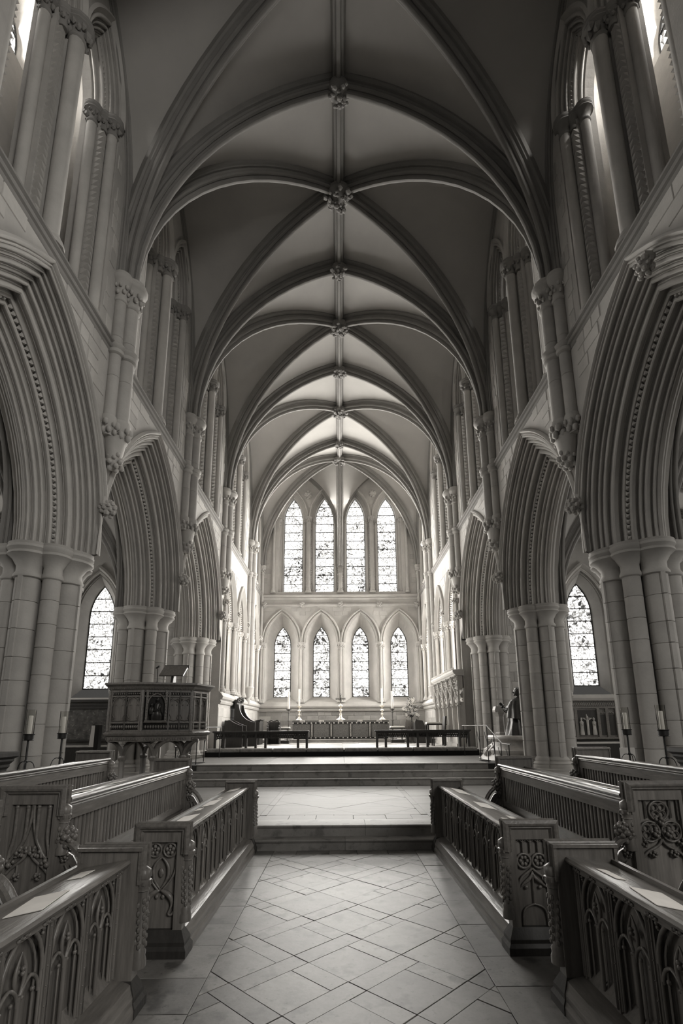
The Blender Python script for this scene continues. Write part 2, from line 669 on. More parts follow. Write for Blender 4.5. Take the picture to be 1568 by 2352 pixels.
def window(u0, h, c, spring, sill, fn, d, npane, material, label, n=8, sky=DAYLIGHT, dl=0.07, spread=150):
    """a lancet light: panes between saddle bars, each pane a piece of its own."""
    win_no[0] += 1
    root = thing('window_%d' % win_no[0], label, 'window', fn(u0, sill, d), kind='structure')
    org = Vector(root.location)
    rise = sqrt((h + c) ** 2 - c * c)
    top = spring + rise
    levels = [sill + (top - sill) * k / npane for k in range(npane + 1)]
    arc = arc_pts(h, c, n)

    def halfw(z):
        if z <= spring:
            return h
        q = (h + c) ** 2 - (z - spring) ** 2
        return max(0.0, sqrt(max(0, q)) - c)
    for i in range(npane):
        z0, z1 = levels[i] + 0.012, levels[i + 1] - 0.012
        zs = [z0 + (z1 - z0) * k / 4 for k in range(5)] if z1 > spring else [z0, z1]
        L_ = [(u0 - halfw(z), z) for z in zs]
        R_ = [(u0 + halfw(z), z) for z in reversed(zs)]
        poly = L_ + (R_ if halfw(zs[-1]) > 0.004 else R_[1:])
        mb = MB()
        P = [fn(a, b, d) for a, b in poly]
        mb.add(P, [tuple(range(len(P)))])
        o = obj('pane', mb, material, None, sharp=0)
        o.data.transform(Matrix.Translation(-org))
        o.parent = root
    bars = MB()
    for i in range(npane):
        z = levels[i]
        hw = halfw(z) + 0.01
        p0, p1 = fn(u0 - hw, z - 0.014, d - 0.025), fn(u0 + hw, z + 0.014, d + 0.01)
        bars.box(min(p0[0], p1[0]), max(p0[0], p1[0]), min(p0[1], p1[1]), max(p0[1], p1[1]), z - 0.014, z + 0.014)
    frame = [fn(a, b, d - 0.01) for a, b in outline(u0, h, c, spring, sill, n)]
    bars.tube(frame + [frame[0]], 0.022, 4)
    o = obj('saddle_bars', bars, 'iron', None, sharp=0)
    o.data.transform(Matrix.Translation(-org))
    o.parent = root
    # the daylight this window lets in
    hh = top - sill - 0.3
    zc = (top + sill) / 2 - 0.1
    area('window_daylight', fn(u0, zc, d - dl), fn(u0, zc, d - dl - 1.0), h * 1.8, hh, sky * PI * h * 1.8 * hh, spread=spread)
    return root


BELL = [(1.0, 0.0), (1.12, 0.02), (1.12, 0.05), (1.0, 0.07), (1.02, 0.3), (1.15, 0.5), (1.42, 0.66), (1.55, 0.7)]


def bell_cap(mb, c, r, h, n=14, wide=1.75):
    """necking, bell and moulded abacus above a shaft of radius r; c = top of the shaft."""
    k = (wide - 1.0)
    prof = [(r, -0.02), (r * 1.18, 0.0), (r * 1.2, 0.03 * h / 0.4), (r * 1.02, 0.07 * h / 0.4), (r * 1.03, 0.35 * h), (r * (1 + k * 0.45), 0.56 * h), (r * (1 + k * 0.9), 0.66 * h), (r * (1 + k * 0.9), 0.72 * h), (r * (1 + k * 0.75), 0.75 * h), (r * wide, 0.84 * h), (r * wide, 0.91 * h), (r * (1 + k * 0.85), 0.93 * h), (r * (1 + k * 0.95), h)]
    return mb.lathe(prof, n, c)


def base_mould(mb, c, r, h, n=14):
    prof = [(r * 1.75, 0), (r * 1.75, 0.25 * h), (r * 1.55, 0.3 * h), (r * 1.62, 0.42 * h), (r * 1.5, 0.52 * h), (r * 1.25, 0.6 * h), (r * 1.3, 0.75 * h), (r * 1.2, 0.88 * h), (r, h)]
    return mb.lathe(prof, n, c)


DOG_PROFILE = None
walls = {}
ORD = ['first', 'second', 'third', 'fourth', 'fifth']
for s in (-1, 1):
    fn = sidefn(s)
    nm = SIDE[s]
    # ---- lower wall: spandrels over the arcade
    outer = [(-0.6, STR), (-0.6, SPR + ZSTAR)]
    for yc in ARCH_Y:
        a = arc_from(AH, AC, 12, ZSTAR)
        outer += [(yc - x, SPR + z) for x, z in a] + [(yc + x, SPR + z) for x, z in reversed(a[:-1])]
    outer += [(YC, SPR + ZSTAR), (YC, STR)]
    mb = MB().plate(outer, [], fn, 0.0).plate(outer, [], fn, 1.53)
    wl = obj('wall_' + nm, mb, 'stone', sharp=0)
    tag(wl, 'limestone %s wall of the choir above the arcade, with string course and tall clerestory' % SW[s], 'wall', kind='structure')
    walls[s] = wl
    # ---- solid sanctuary wall with three lancet recesses
    ov = [(YC + 0.3, 0.3), (YC + 0.3, SPR), (YC, SPR + 0.5), (YC, STR), (YE, STR), (YE, 0.3)]
    holes = [outline(u, SH, SC, SSP, SSILL) for u in SANCT_Y]
    mb = MB().plate(ov, holes, fn, 0.0)
    for u in SANCT_Y:
        reveal(mb, u, [(0, 0.80), (0.22, 0.80), (0.22, 0.62), (0.44, 0.62), (0.44, 0.5), (1.1, 0.42)], SC, SSP, SSILL, fn, sills=[SSILL, SSILL, SSILL + 0.06, SSILL + 0.06, SSILL + 0.1, SSILL + 0.5])
    mb.plate([(YC + 0.3, 0.0), (YC + 0.3, STR), (YE + 1, STR), (YE + 1, 0.0)], [outline(u, 0.42, SC, SSP, SSILL + 0.5) for u in SANCT_Y], fn, 1.1)
    mb.add([fn(YC + 0.3, 0.3, 0), fn(YC + 0.3, 0.3, 1.1), fn(YC + 0.3, SPR, 1.1), fn(YC + 0.3, SPR, 0)], [(0, 1, 2, 3)])
    o = obj('sanctuary_wall', mb, 'stone', wl, sharp=0)
    # ---- upper wall (inner leaf) and the outer leaf behind the wall passage
    holes = [outline(u + e, LH, LC, LSP, LSILL) for u in CLER for e in (-0.72, 0.72)]
    mb = MB().plate([(-0.6, STR), (YE, STR), (YE, 15.3), (-0.6, 15.3)], holes, fn, 0.0)
    for u in CLER:
        for e in (-0.72, 0.72):
            reveal(mb, u + e, [(0, 0.66), (0.22, 0.66), (0.22, 0.42), (0.6, 0.42)], LC, LSP, LSILL, fn)
    obj('clerestory_wall', mb, 'stone', wl, sharp=0)
    OC = arch_c(0.62, 0.9)
    holes = [outline(u + e, 0.62, OC, 14.1, 13.0) for u in CLER for e in (-0.72, 0.72)]
    mb = MB().plate([(-0.6, STR - 0.1), (YE + 1, STR - 0.1), (YE + 1, 15.3), (-0.6, 15.3)], holes, fn, 1.5)
    for u in CLER:
        for e in (-0.72, 0.72):
            reveal(mb, u + e, [(1.5, 0.62), (2.0, 0.40)], OC, 14.1, 13.0, fn, sills=[13.0, 13.95])
    for b in BAYS:
        p0, p1 = fn(b[1] - 0.35, STR - 0.05, 0.6), fn(b[1] + 0.35, 15.3, 1.5)
        mb.box(min(p0[0], p1[0]), max(p0[0], p1[0]), p0[1], p1[1], p0[2], p1[2])
    p0, p1 = fn(-0.6, 0, 0.0), fn(YE + 1, 0, 1.7)
    mb.box(min(p0[0], p1[0]), max(p0[0], p1[0]), -0.6, YE + 1, STR - 0.12, STR + 0.06)
    obj('passage_wall', mb, 'stone', wl, sharp=0)
    for u in CLER[1:]:
        for e in (-0.72, 0.72):
            window(u + e, 0.40, OC, 14.1, 13.95, fn, 2.0, 2, 'glass_d', sky=DAYLIGHT * (1.35 if s > 0 else 0.8) * (2.0 if u > 17 else (3.2 if u < 6 else 0.6)), label='clerestory window high behind the %s wall passage, %s light of the %s bay from the camera' % (SW[s], 'nearer' if e < 0 else 'further', ORD[CLER.index(u) - 1]))
    k = 0
    for u in SANCT_Y:
        k += 1
        window(u, 0.42, SC, SSP, SSILL + 0.5, fn, 1.1, 8, 'glass_b', '%s lancet window deep in the %s sanctuary wall, seen edge on' % (('first', 'second', 'third')[k - 1], SW[s]), sky=DAYLIGHT * (1.7 if s > 0 else 0.9))
    # ---- string course
    prof = [(0.0, -0.30), (-0.03, -0.27), (-0.05, -0.20), (-0.10, -0.17), (-0.12, -0.11), (-0.10, -0.06), (-0.16, -0.02), (-0.17, 0.02), (-0.05, 0.10), (0.0, 0.12)]
    mb = MB()
    mb.loft([[fn(y, STR + 0.01 + z * 0.6, d * 0.62) for d, z in prof] for y in (-0.6, YE)], False)
    obj('string_course', mb, 'rib', wl)
    prof = [(0.0, -0.12), (-0.06, -0.1), (-0.09, -0.03), (-0.06, 0.02), (-0.13, 0.07), (-0.15, 0.14), (-0.04, 0.28), (0.0, 0.30)]
    mb = MB()
    mb.loft([[fn(y, 2.45 + z, d) for d, z in prof] for y in (YC + 0.3, YE)], False, True, False)
    obj('sill_course', mb, 'stone', wl)
    # ---- ashlar
    def ok_spandrel(y, z):
        for yc in ARCH_Y:
            x = abs(y - yc)
            if x < 2.16 and z > SPR:
                if (x + AC) ** 2 + (z - SPR) ** 2 < (AH + AC + 0.09) ** 2:
                    return False
        for yp in (YZ, YA, YB, YC):
            if abs(y - yp) < 0.36 and z > 5.9:
                return False
        return y < YC and z < STR - 0.12
    def ok_upper(y, z):
        if z < STR + 0.1:
            return False
        for u in CLER:
            if abs(y - u) < 1.42 and z < 14.4:
                return False
        for yp in (YZ, YA, YB, YC, YD):
            if abs(y - yp) < 0.34:
                return False
        return z < 12.2
    def ok_sanct(y, z):
        if z < 2.8 and z > 2.25:
            return False
        for u in SANCT_Y:
            x = abs(y - u)
            if x < 0.95 and z > 2.3 and z < SSP:
                return False
            if x < 1.1 and z >= SSP and (x + SC) ** 2 + (z - SSP) ** 2 < (SH + SC + 0.15) ** 2:
                return False
        return abs(y - YD) > 0.3 and z < STR - 0.14
    lay_stones(wl, s, 3.8, YC, 5.25, 8.14, ok_spandrel, seed=3 + s, lens=(0.26, 0.36, 0.48), ch=0.24)
    lay_stones(wl, s, 6.9, YE, 8.4, 12.3, ok_upper, seed=5 + s, lens=(0.15, 0.2, 0.26), ch=0.33, cap=140)
    lay_stones(wl, s, YC + 0.32, YE, 0.95, 7.9, ok_sanct, seed=7 + s, lens=(0.4, 0.55, 0.7), ch=0.32, cap=130)
    # ---- the great arches
    for i, yc in enumerate(ARCH_Y):
        t = thing('arcade_arch', 'deeply moulded pointed arch of the %s arcade, %s' % (SW[s], ('just out of view to the west', 'nearest the camera, its dog-tooth row in shadow', 'second from the camera, between the first and second piers', 'furthest from the camera, next to the sanctuary')[i]), 'arch', kind='structure')
        prof = [(0.075, 0.0), (0.08, -0.03), (0.06, -0.06), (0.03, -0.07), (0.01, -0.05), (0.005, -0.015), (-0.012, -0.012), (-0.02, -0.03), (-0.035, -0.03), (-0.04, 0.0)]
        mb = MB()
        cols = []
        for dr, d in prof:
            a = arc_from(AH + dr, AC, 12, ZSTAR + 0.02)
            p = [(yc - x, SPR + z, d) for x, z in a] + [(yc + x, SPR + z, d) for x, z in reversed(a[:-1])]
            cols.append([fn(*q) for q in p])
        mb.loft([[c_[j] for c_ in cols] for j in range(len(cols[0]))], False)
        obj('hood_mould', mb, 'stone', t)
        steps = [((-0.03, 0.0), (-0.27, 0.27), (1.0, 0.6, 1.1, 0.7)), ((-0.27, 0.27), (-0.52, 0.56), (0.7, 1.1, 0.6)), ((-0.52, 0.56), (-0.80, 0.85), (1.1, 0.6, 0.9, 0.5))]
        for p0, p1, sz in steps:
            pr = rolls(p0, p1, sz, 1)
            mb = MB()
            moulding(mb, yc, pr, AH, AC, SPR, fn, 13)
            if i:
                moulding(mb, yc, [(dr, 0.85 + (0.85 - d) * 0.8) for dr, d in pr[::2] + [pr[-1]]], AH, AC, SPR, fn, 8)
            obj('arch_order', mb, 'stone', t, sharp=32)
        mb = MB()
        hh = AH - 0.52
        a = arc_pts(hh, AC, 40)
        pts = [(yc + e * x, SPR + z, 0.535) for x, z in a[:-1] for e in (-1, 1)]
        for a_, b_, d_ in pts:
            dy, dz = (yc - a_), (SPR - 0.4 - b_)
            q = sqrt(dy * dy + dz * dz)
            c0 = Vector((a_, b_, d_))
            out = Vector((dy / q * 0.6, dz / q * 0.6, -0.55)).normalized() * 0.045
            tang = Vector((-dz / q, dy / q, 0)) * 0.036
            nn = out.cross(tang).normalized() * 0.032
            base = [c0 + tang + nn, c0 - tang + nn, c0 - tang - nn, c0 + tang - nn]
            mb.add([fn(*v_) for v_ in base] + [fn(*(c0 + out))], [(0, 1, 4), (1, 2, 4), (2, 3, 4), (3, 0, 4)])
        obj('dogtooth', mb, 'stone', t, sharp=0, kind='stuff')
    # ---- head stops where two hoods meet
    for yp, lb in ((YA, 'first'), (YB, 'second'), (YC, 'third')):
        mb = MB()
        c_ = fn(yp, SPR + ZSTAR - 0.06, -0.09)
        blobs(mb, c_, 0.13, 26, 5 + int(yp) + s, 0.34)
        mb.ball(c_, 0.12, 8, 6)
        o = obj('label_stop', mb, 'stone', org=c_)
        tag(o, 'carved foliage boss ending the arch hoods above the %s %s pier' % (lb, SW[s]), 'carving', kind='structure')

# ---- clerestory lancet arcade, one bay modelled and copied along each wall
for s in (-1, 1):
    fn0 = sidefn(s)
    fn = lambda a, b, d: (s * (W + d), a, b)
    root = thing('lancet_arcade', '', 'arcade', (0, CLER[1], 0), kind='structure')
    # clusters: (front shaft, back shaft, dogtooth line)
    def cyl(name, u, d, r, z0, z1):
        mb = MB().lathe([(r, z0), (r, z1)], 12, fn(u, 0, d), cap=False)
        return obj(name, mb, 'stone', root)
    for e in (-1, 1):
        cyl('shaft', e * 1.33, 0.10, 0.095, 8.42, 12.3)
        cyl('shaft', e * 1.10, 0.36, 0.085, 8.42, 12.3)
        cyl('shaft', e * 0.34, 0.38, 0.085, 8.42, 12.3)
    cyl('shaft', 0, 0.07, 0.12, 8.42, 12.3)
    for u, pts in ((-1, ((-1.33, 0.10, 0.095), (-1.22, 0.22, 0.07), (-1.10, 0.36, 0.085))), (0, ((-0.34, 0.38, 0.085), (-0.18, 0.2, 0.07), (0, 0.07, 0.12), (0.18, 0.2, 0.07), (0.34, 0.38, 0.085))), (1, ((1.33, 0.10, 0.095), (1.22, 0.22, 0.07), (1.10, 0.36, 0.085)))):
        mb = MB()
        for k, (y, d, r) in enumerate(pts):
            bell_cap(mb, fn(y, 12.25, d), r, 0.36, 12, 2.0)
            c_ = fn(y, 12.34, d)
            if not (s == 1 and u != 0):
                foliage(mb, c_, r * 1.25, 0.16, 6, k + 3, 2, 0.42)
        obj('capital', mb, 'rib', root)
        mb = MB()
        for y, d, r in pts[::2]:
            base_mould(mb, fn(y, 8.3, d), r, 0.22, 12)
        obj('base', mb, 'stone', root)
    mb = MB()
    for u, nrm in ((-1.2, 1), (1.2, -1), (-0.2, -1), (0.2, 1)):
        z = 8.6
        while z < 12.2:
            c0 = Vector((u + nrm * 0.02, z, 0.205))
            out = Vector((nrm * 0.075, 0, -0.075))
            tg = Vector((0, 0.058, 0))
            nn = Vector((0.055, 0, 0.055 * nrm))
            base = [c0 + tg + nn, c0 - tg + nn, c0 - tg - nn, c0 + tg - nn]
            mb.add([fn(*v_) for v_ in base] + [fn(*(c0 + out))], [(0, 1, 4), (1, 2, 4), (2, 3, 4), (3, 0, 4)])
            z += 0.125
    for e in (-0.72, 0.72):
        a = arc_pts(0.47, LC, 16)
        for x, z in a[:-1]:
            for q in (-1, 1):
                c0 = Vector((e + q * x, LSP + z, 0.2))
                mb.add([fn(*v_) for v_ in (c0 + Vector((0.04, 0.04, 0.04)), c0 + Vector((-0.04, 0.04, 0.04)), c0 + Vector((-0.04, -0.04, 0.04)), c0 + Vector((0.04, -0.04, 0.04)), c0 + Vector((-q * 0.05, 0, -0.03)))], [(0, 1, 4), (1, 2, 4), (2, 3, 4), (3, 0, 4)])
    obj('dogtooth', mb, 'stone', root, sharp=0, kind='stuff')
    for e in (-0.72, 0.72):
        mb = MB()
        moulding(mb, e, [(0.1, 0.0), (0.1, -0.05), (0.05, -0.07), (0.02, -0.02), (0, 0)] + rolls((0, 0.0), (-0.2, 0.16), (1.0, 0.8, 0.7), 1) + rolls((-0.2, 0.2), (-0.27, 0.42), (1, 0.8), 1), LH, LC, LSP, fn, 9)
        obj('arch_moulding', mb, 'stone', root)
    ordn = ['first', 'second', 'third', 'fourth', 'fifth']
    for k, u in enumerate(CLER[1:]):
        r = root if k == 0 else dup(root, (0, u, 0))
        r['label'] = 'paired tall lancets with shafts and dog-tooth in the %s clerestory, %s bay from the camera' % (SW[s], ordn[k])

# ---- arch mouldings and shafts of the sanctuary lancets
for s in (-1, 1):
    fn = lambda a, b, d: (s * (W + d), a, b)
    root = thing('wall_lancet', '', 'arcade', (0, SANCT_Y[0], 0), kind='structure')
    for e in (-1, 1):
        for u, d, r in ((0.86, -0.03, 0.085), (0.71, 0.12, 0.075), (0.56, 0.34, 0.07)):
            mb = MB().lathe([(r, 2.95), (r, 5.1)], 12, fn(e * u, 0, d), cap=False)
            obj('shaft', mb, 'stone', root)
        mb, m2 = MB(), MB()
        for u, d, r in ((0.86, -0.03, 0.085), (0.71, 0.12, 0.075), (0.56, 0.34, 0.07)):
            bell_cap(mb, fn(e * u, 5.08, d), r, 0.37, 12, 1.95)
            foliage(mb, fn(e * u, 5.17, d), r * 1.25, 0.15, 6, 4, 2, 0.4)
            base_mould(m2, fn(e * u, 2.76, d), r, 0.2, 12)
        obj('capital', mb, 'stone', root)
        obj('base', m2, 'stone', root)
        mb = MB()
        blobs(mb, fn(e * 1.0, 5.85, -0.1), 0.1, 16, 3, 0.4)
        obj('label_stop', mb, 'stone', root)
    mb = MB()
    moulding(mb, 0, [(0.14, 0), (0.15, -0.08), (0.08, -0.13), (0.04, -0.06), (0, 0)] + rolls((0, 0.0), (-0.16, 0.18), (1.0, 0.7, 0.9), 1) + rolls((-0.18, 0.24), (-0.3, 0.44), (1, 0.8), 1), SH, SC, SSP, fn, 10)
    obj('arch_moulding', mb, 'stone', root)
    mb = MB()
    for hh, dd in ((0.70, 0.1), (0.54, 0.36)):
        for x, z in arc_pts(hh, SC, 20)[:-1]:
            for q in (-1, 1):
                c0 = Vector((q * x, SSP + z, dd))
                mb.add([fn(*v_) for v_ in (c0 + Vector((0.04, 0.04, 0.04)), c0 + Vector((-0.04, 0.04, 0.04)), c0 + Vector((-0.04, -0.04, 0.04)), c0 + Vector((0.04, -0.04, 0.04)), c0 + Vector((-q * 0.06, 0, -0.06)))], [(0, 1, 4), (1, 2, 4), (2, 3, 4), (3, 0, 4)])
    obj('dogtooth', mb, 'stone', root, sharp=0, kind='stuff')
    for k, u in enumerate(SANCT_Y):
        r = root if k == 0 else dup(root, (0, u, 0))
        r['label'] = 'shafted lancet recess with dog-tooth arch low in the %s sanctuary wall, %s from the west' % (SW[s], ordn[k])

# ================================================================ east wall
EL = [-3.0, -1.0, 1.0, 3.0]
EU = [-2.5, -0.83, 0.83, 2.5]
ELC = arch_c(1.0, 1.72)
EUC = arch_c(0.72, 1.6)
ELS, EUS = 5.72, 12.45
holes = [outline(u, 0.82, ELC, ELS, 2.72) for u in EL] + [outline(u, 0.72, EUC, EUS, 8.36) for u in EU]
mb = MB().plate([(-W - 0.6, 0.3), (W + 0.6, 0.3), (W + 0.6, 15.4), (-W - 0.6, 15.4)], holes, eastfn, 0.0)
for u in EL:
    rings = []
    for d, h, sl, sp, c in ((0, 0.82, 2.72, ELS, ELC), (0.16, 0.78, 2.78, ELS, ELC), (0.7, 0.42, 3.03, 5.62, ELC)):
        rings.append([eastfn(a, b, d) for a, b in outline(u, h, c, sp, sl, 8)])
    mb.loft(rings, True)
for u in EU:
    reveal(mb, u, [(0, 0.72), (0.18, 0.72), (0.18, 0.6), (0.36, 0.6), (0.36, 0.52), (0.55, 0.49)], EUC, EUS, 8.36, eastfn, sills=[8.36, 8.36, 8.36, 8.36, 8.38, 8.44])
    mb.add([eastfn(u - 0.75, 8.36, 0), eastfn(u + 0.75, 8.36, 0), eastfn(u + 0.75, 8.36, 0.4), eastfn(u + 0.5, 8.44, 0.55), eastfn(u - 0.5, 8.44, 0.55), eastfn(u - 0.75, 8.36, 0.4)], [(0, 1, 2, 3, 4, 5)])
we = obj('wall_east', mb, 'stone', sharp=0)
tag(we, 'pale limestone east wall behind the altar with two tiers of four stained lancets', 'wall', kind='structure')
nam4 = ['north-most', 'second from the north', 'third from the north', 'south-most']
for k, u in enumerate(EL):
    window(u, 0.42, ELC, 5.62, 3.03, eastfn, 0.7, 8, 'glass_b', 'tall stained glass lancet above the altar in the lower tier, %s of four' % nam4[k], sky=DAYLIGHT * 0.8, dl=0.78, spread=150)
for k, u in enumerate(EU):
    window(u, 0.49, EUC, EUS, 8.44, eastfn, 0.55, 11, 'glass_a', 'tall stained glass lancet in the upper tier of the east wall, %s of four' % nam4[k], sky=DAYLIGHT * 0.8, dl=0.66, spread=150)
prof = [(0.0, -0.16), (-0.05, -0.14), (-0.08, -0.07), (-0.05, -0.02), (-0.13, 0.02), (-0.15, 0.08), (-0.05, 0.16), (0.0, 0.18)]
mb = MB().loft([[eastfn(x, 8.08 + z, d) for d, z in prof] for x in (-W, W)], False)
obj('string_course', mb, 'stone', we)
prof = [(0.0, -0.09), (-0.08, -0.07), (-0.11, 0.0), (-0.08, 0.07), (0.0, 0.09)]
mb = MB().loft([[eastfn(x, 7.66 + z, d) for d, z in prof] for x in (-W, W)], False)
obj('roll_course', mb, 'stone', we)
for k, x in enumerate((-3.9, -1.98, 0.0, 1.98, 3.9)):
    mb = blobs(MB(), eastfn(x, 7.66, -0.1), 0.13, 20, k, 0.36)
    mb.ball(eastfn(x, 7.66, -0.1), 0.12, 8, 6)
    obj('carved_head', mb, 'stone', we)
for k, (x, z) in enumerate(((-1.7, 13.75), (1.75, 13.8))):
    mb = blobs(MB(), eastfn(x, z, -0.06), 0.16, 20, k, 0.4, (1, 0.6, 1.2))
    mb.ball(eastfn(x, z, -0.06), 0.15, 8, 6)
    obj('corbel_head', mb, 'stone', we)
prof = [(0.0, -0.14), (-0.07, -0.12), (-0.10, -0.04), (-0.06, 0.0), (-0.14, 0.05), (-0.16, 0.12), (-0.02, 0.30), (0.0, 0.32)]
mb = MB().loft([[eastfn(x, 2.42 + z, d) for d, z in prof] for x in (-W, W)], False)
obj('sill_course', mb, 'stone', we)
t = thing('blind_arcade', 'row of four moulded arches on slim clustered shafts above the altar', 'arcade', kind='structure')
for u in EL:
    mb = MB()
    moulding(mb, u, [(0.02, 0), (0.03, -0.07), (-0.03, -0.12), (-0.06, -0.05), (-0.075, 0.03), (-0.085, 0.03), (-0.09, -0.03)] + rolls((-0.09, -0.03), (-0.23, 0.16), (1.0, 0.8), 1), 1.0, ELC, ELS, eastfn, 10)
    obj('arch_moulding', mb, 'stone', t)
    mb = MB()
    for x, z in arc_pts(0.9, ELC, 22)[:-1]:
        for q in (-1, 1):
            c0 = Vector((u + q * x, ELS + z, 0.0))
            mb.add([eastfn(*v_) for v_ in (c0 + Vector((0.03, 0.03, 0.03)), c0 + Vector((-0.03, 0.03, 0.03)), c0 + Vector((-0.03, -0.03, 0.03)), c0 + Vector((0.03, -0.03, 0.03)), c0 + Vector((-q * 0.03, 0, -0.05)))], [(0, 1, 4), (1, 2, 4), (2, 3, 4), (3, 0, 4)])
    obj('dogtooth', mb, 'stone', t, sharp=0, kind='stuff')
for x in (-4.0, -2.0, 0.0, 2.0, 4.0):
    grp = ((0, -0.05, 0.07), (-0.11, 0.0, 0.055), (0.11, 0.0, 0.055))
    mb, m2 = MB(), MB()
    for dx, d, r in grp:
        m3_ = MB().lathe([(r, 2.9), (r, 5.4)], 12, eastfn(x + dx, 0, d), cap=False)
        obj('shaft', m3_, 'stone', t)
        bell_cap(mb, eastfn(x + dx, 5.36, d), r, 0.36, 12, 2.0)
        foliage(mb, eastfn(x + dx, 5.45, d), r * 1.3, 0.14, 6, 2, 2, 0.42)
        base_mould(m2, eastfn(x + dx, 2.72, d), r, 0.2, 12)
    obj('capital', mb, 'stone', t)
    obj('base', m2, 'stone', t)
t = thing('lancet_arcade', 'upper arcade of four steep lancet arches on clustered shafts in the east wall', 'arcade', kind='structure')
for u in EU:
    mb = MB()
    moulding(mb, u, [(0.1, 0), (0.1, -0.07), (0.04, -0.1), (0.01, -0.03)] + rolls((0.01, -0.02), (-0.12, 0.16), (1.0, 0.7, 0.9), 1) + rolls((-0.12, 0.2), (-0.2, 0.36), (1, 0.8), 1), 0.72, EUC, EUS, eastfn, 10)
    obj('arch_moulding', mb, 'stone', t)
for x in (-3.36, -1.66, 0.0, 1.66, 3.36):
    e_ = 1 if x > 3 else -1
    grp = ((0, -0.03, 0.095), (-0.22, 0.22, 0.07), (0.22, 0.22, 0.07)) if abs(x) < 3 else ((0.12 * e_, -0.03, 0.08), (-0.14 * e_, 0.22, 0.07))
    mb, m2 = MB(), MB()
    for dx, d, r in grp:
        top = 9.35 if (x == 0 and dx == 0) else 12.15
        obj('shaft', MB().lathe([(r, 8.5), (r, top)], 12, eastfn(x + dx, 0, d), cap=False), 'stone', t)
        if top > 10:
            bell_cap(mb, eastfn(x + dx, 12.1, d), r, 0.36, 12, 1.9)
            foliage(mb, eastfn(x + dx, 12.19, d), r * 1.3, 0.14, 6, 2, 2, 0.42)
        base_mould(m2, eastfn(x + dx, 8.3, d), r, 0.24, 12)
    obj('capital', mb, 'stone', t)
    obj('base', m2, 'stone', t)
    mb = MB()
    for e in ((-1, 1) if abs(x) < 3 else (0,)):
        z = 8.6
        while z < 12.1:
            c0 = eastfn(x + e * 0.12, z, 0.1)
            mb.add([(c0[0] - 0.03, c0[1] + 0.02, z - 0.045), (c0[0] + 0.03, c0[1] + 0.02, z - 0.045), (c0[0] + 0.03, c0[1] + 0.02, z + 0.045), (c0[0] - 0.03, c0[1] + 0.02, z + 0.045), (c0[0], c0[1] - 0.05, z)], [(0, 1, 4), (1, 2, 4), (2, 3, 4), (3, 0, 4)])
            z += 0.1
    obj('dogtooth', mb, 'stone', t, sharp=0, kind='stuff')


def ok_e1(x, z):
    for u in EL:
        q = abs(x - u)
        if q < 1.01 and z < ELS:
            return False
        if q < 1.02 and (q + ELC) ** 2 + (z - ELS) ** 2 < (1.0 + ELC + 0.06) ** 2:
            return False
    return z < 7.55


def ok_e2(x, z):
    return abs(x) > 3.6 and z > 8.3 and z < 12.2


lay_stones(we, 0, -4.05, 4.05, 6.0, 7.55, ok_e1, seed=31, lens=(0.3, 0.42, 0.55), ch=0.22)
lay_stones(we, 0, -4.05, 4.05, 8.3, 12.2, ok_e2, seed=33, lens=(0.2, 0.26, 0.34), ch=0.26)
lay_stones(we, 0, -4.05, 4.05, 0.95, 2.3, lambda x, z: True, seed=35, lens=(0.34, 0.55, 0.75), ch=0.225, material='dado', t=0.014)

# ================================================================ vault
def rise_x(L_, R_, z):
    """horizontal inset from the springing, at height z above it, of an arc reaching L_ at rise R_."""
    s_ = R_ * R_ / L_
    if s_ >= L_:
        r, c = (L_ + s_) / 2, (s_ - L_) / 2
        return L_ - (sqrt(max(0, r * r - z * z)) - c)
    return L_ * (1 - sqrt(max(0, 1 - (z / R_) ** 2)))


RIBP = [(-0.17, -0.12), (-0.17, 0.02), (-0.135, 0.04), (-0.13, 0.07), (-0.09, 0.075), (-0.08, 0.12), (-0.105, 0.15), (-0.115, 0.185), (-0.10, 0.215), (-0.065, 0.225), (-0.045, 0.215), (-0.04, 0.25), (-0.05, 0.28), (-0.035, 0.315), (0, 0.325)]
RIBP = RIBP + [(-b, n) for b, n in reversed(RIBP[:-1])]


def rib_mesh(pts, k=1.0, prof=RIBP, flat=None):
    mb = MB()
    pts = [Vector(p) for p in pts]
    h = pts[-1] - pts[0]
    h.z = 0
    h.normalize()
    if flat:
        h = Vector(flat)
    B = Vector((0, 0, 1)).cross(h).normalized()
    rings = []
    for i, p in enumerate(pts):
        a, b = pts[max(0, i - 1)], pts[min(len(pts) - 1, i + 1)]
        t_ = (b - a).normalized()
        n_ = B.cross(t_).normalized()
        rings.append([p + B * bb * k + n_ * nn * k for bb, nn in prof])
    return mb.loft(rings, False)


NZ = 16


def zs(R_):
    return [R_ * sin(PI / 2 * k / NZ) for k in range(NZ + 1)]


def web(parent, P, Q, m=4):
    mb = MB()
    mb.loft([[Vector(p).lerp(Vector(q), k / m) for k in range(m + 1)] for p, q in zip(P, Q)], False)
    return obj('vault_web', mb, 'plaster', parent, sharp=60)


def curve(x0, y0, x1, y1, z0, R_, L_=None):
    L0 = sqrt((x1 - x0) ** 2 + (y1 - y0) ** 2)
    out = []
    for z in zs(R_):
        q = rise_x(L0, R_, z) / L0
        out.append((x0 + (x1 - x0) * q, y0 + (y1 - y0) * q, z0 + z))
    return out


def wallcurve(x, ya, yb, z0, R_, stilt):
    """half of a wall rib from ya (springing) to yb (crown line), vertical for the height stilt."""
    out = []
    L0 = abs(yb - ya)
    for z in zs(R_):
        q = 0.0 if z <= stilt else rise_x(L0, R_ - stilt, z - stilt) / L0
        out.append((x, ya + (yb - ya) * q, z0 + z))
    return out


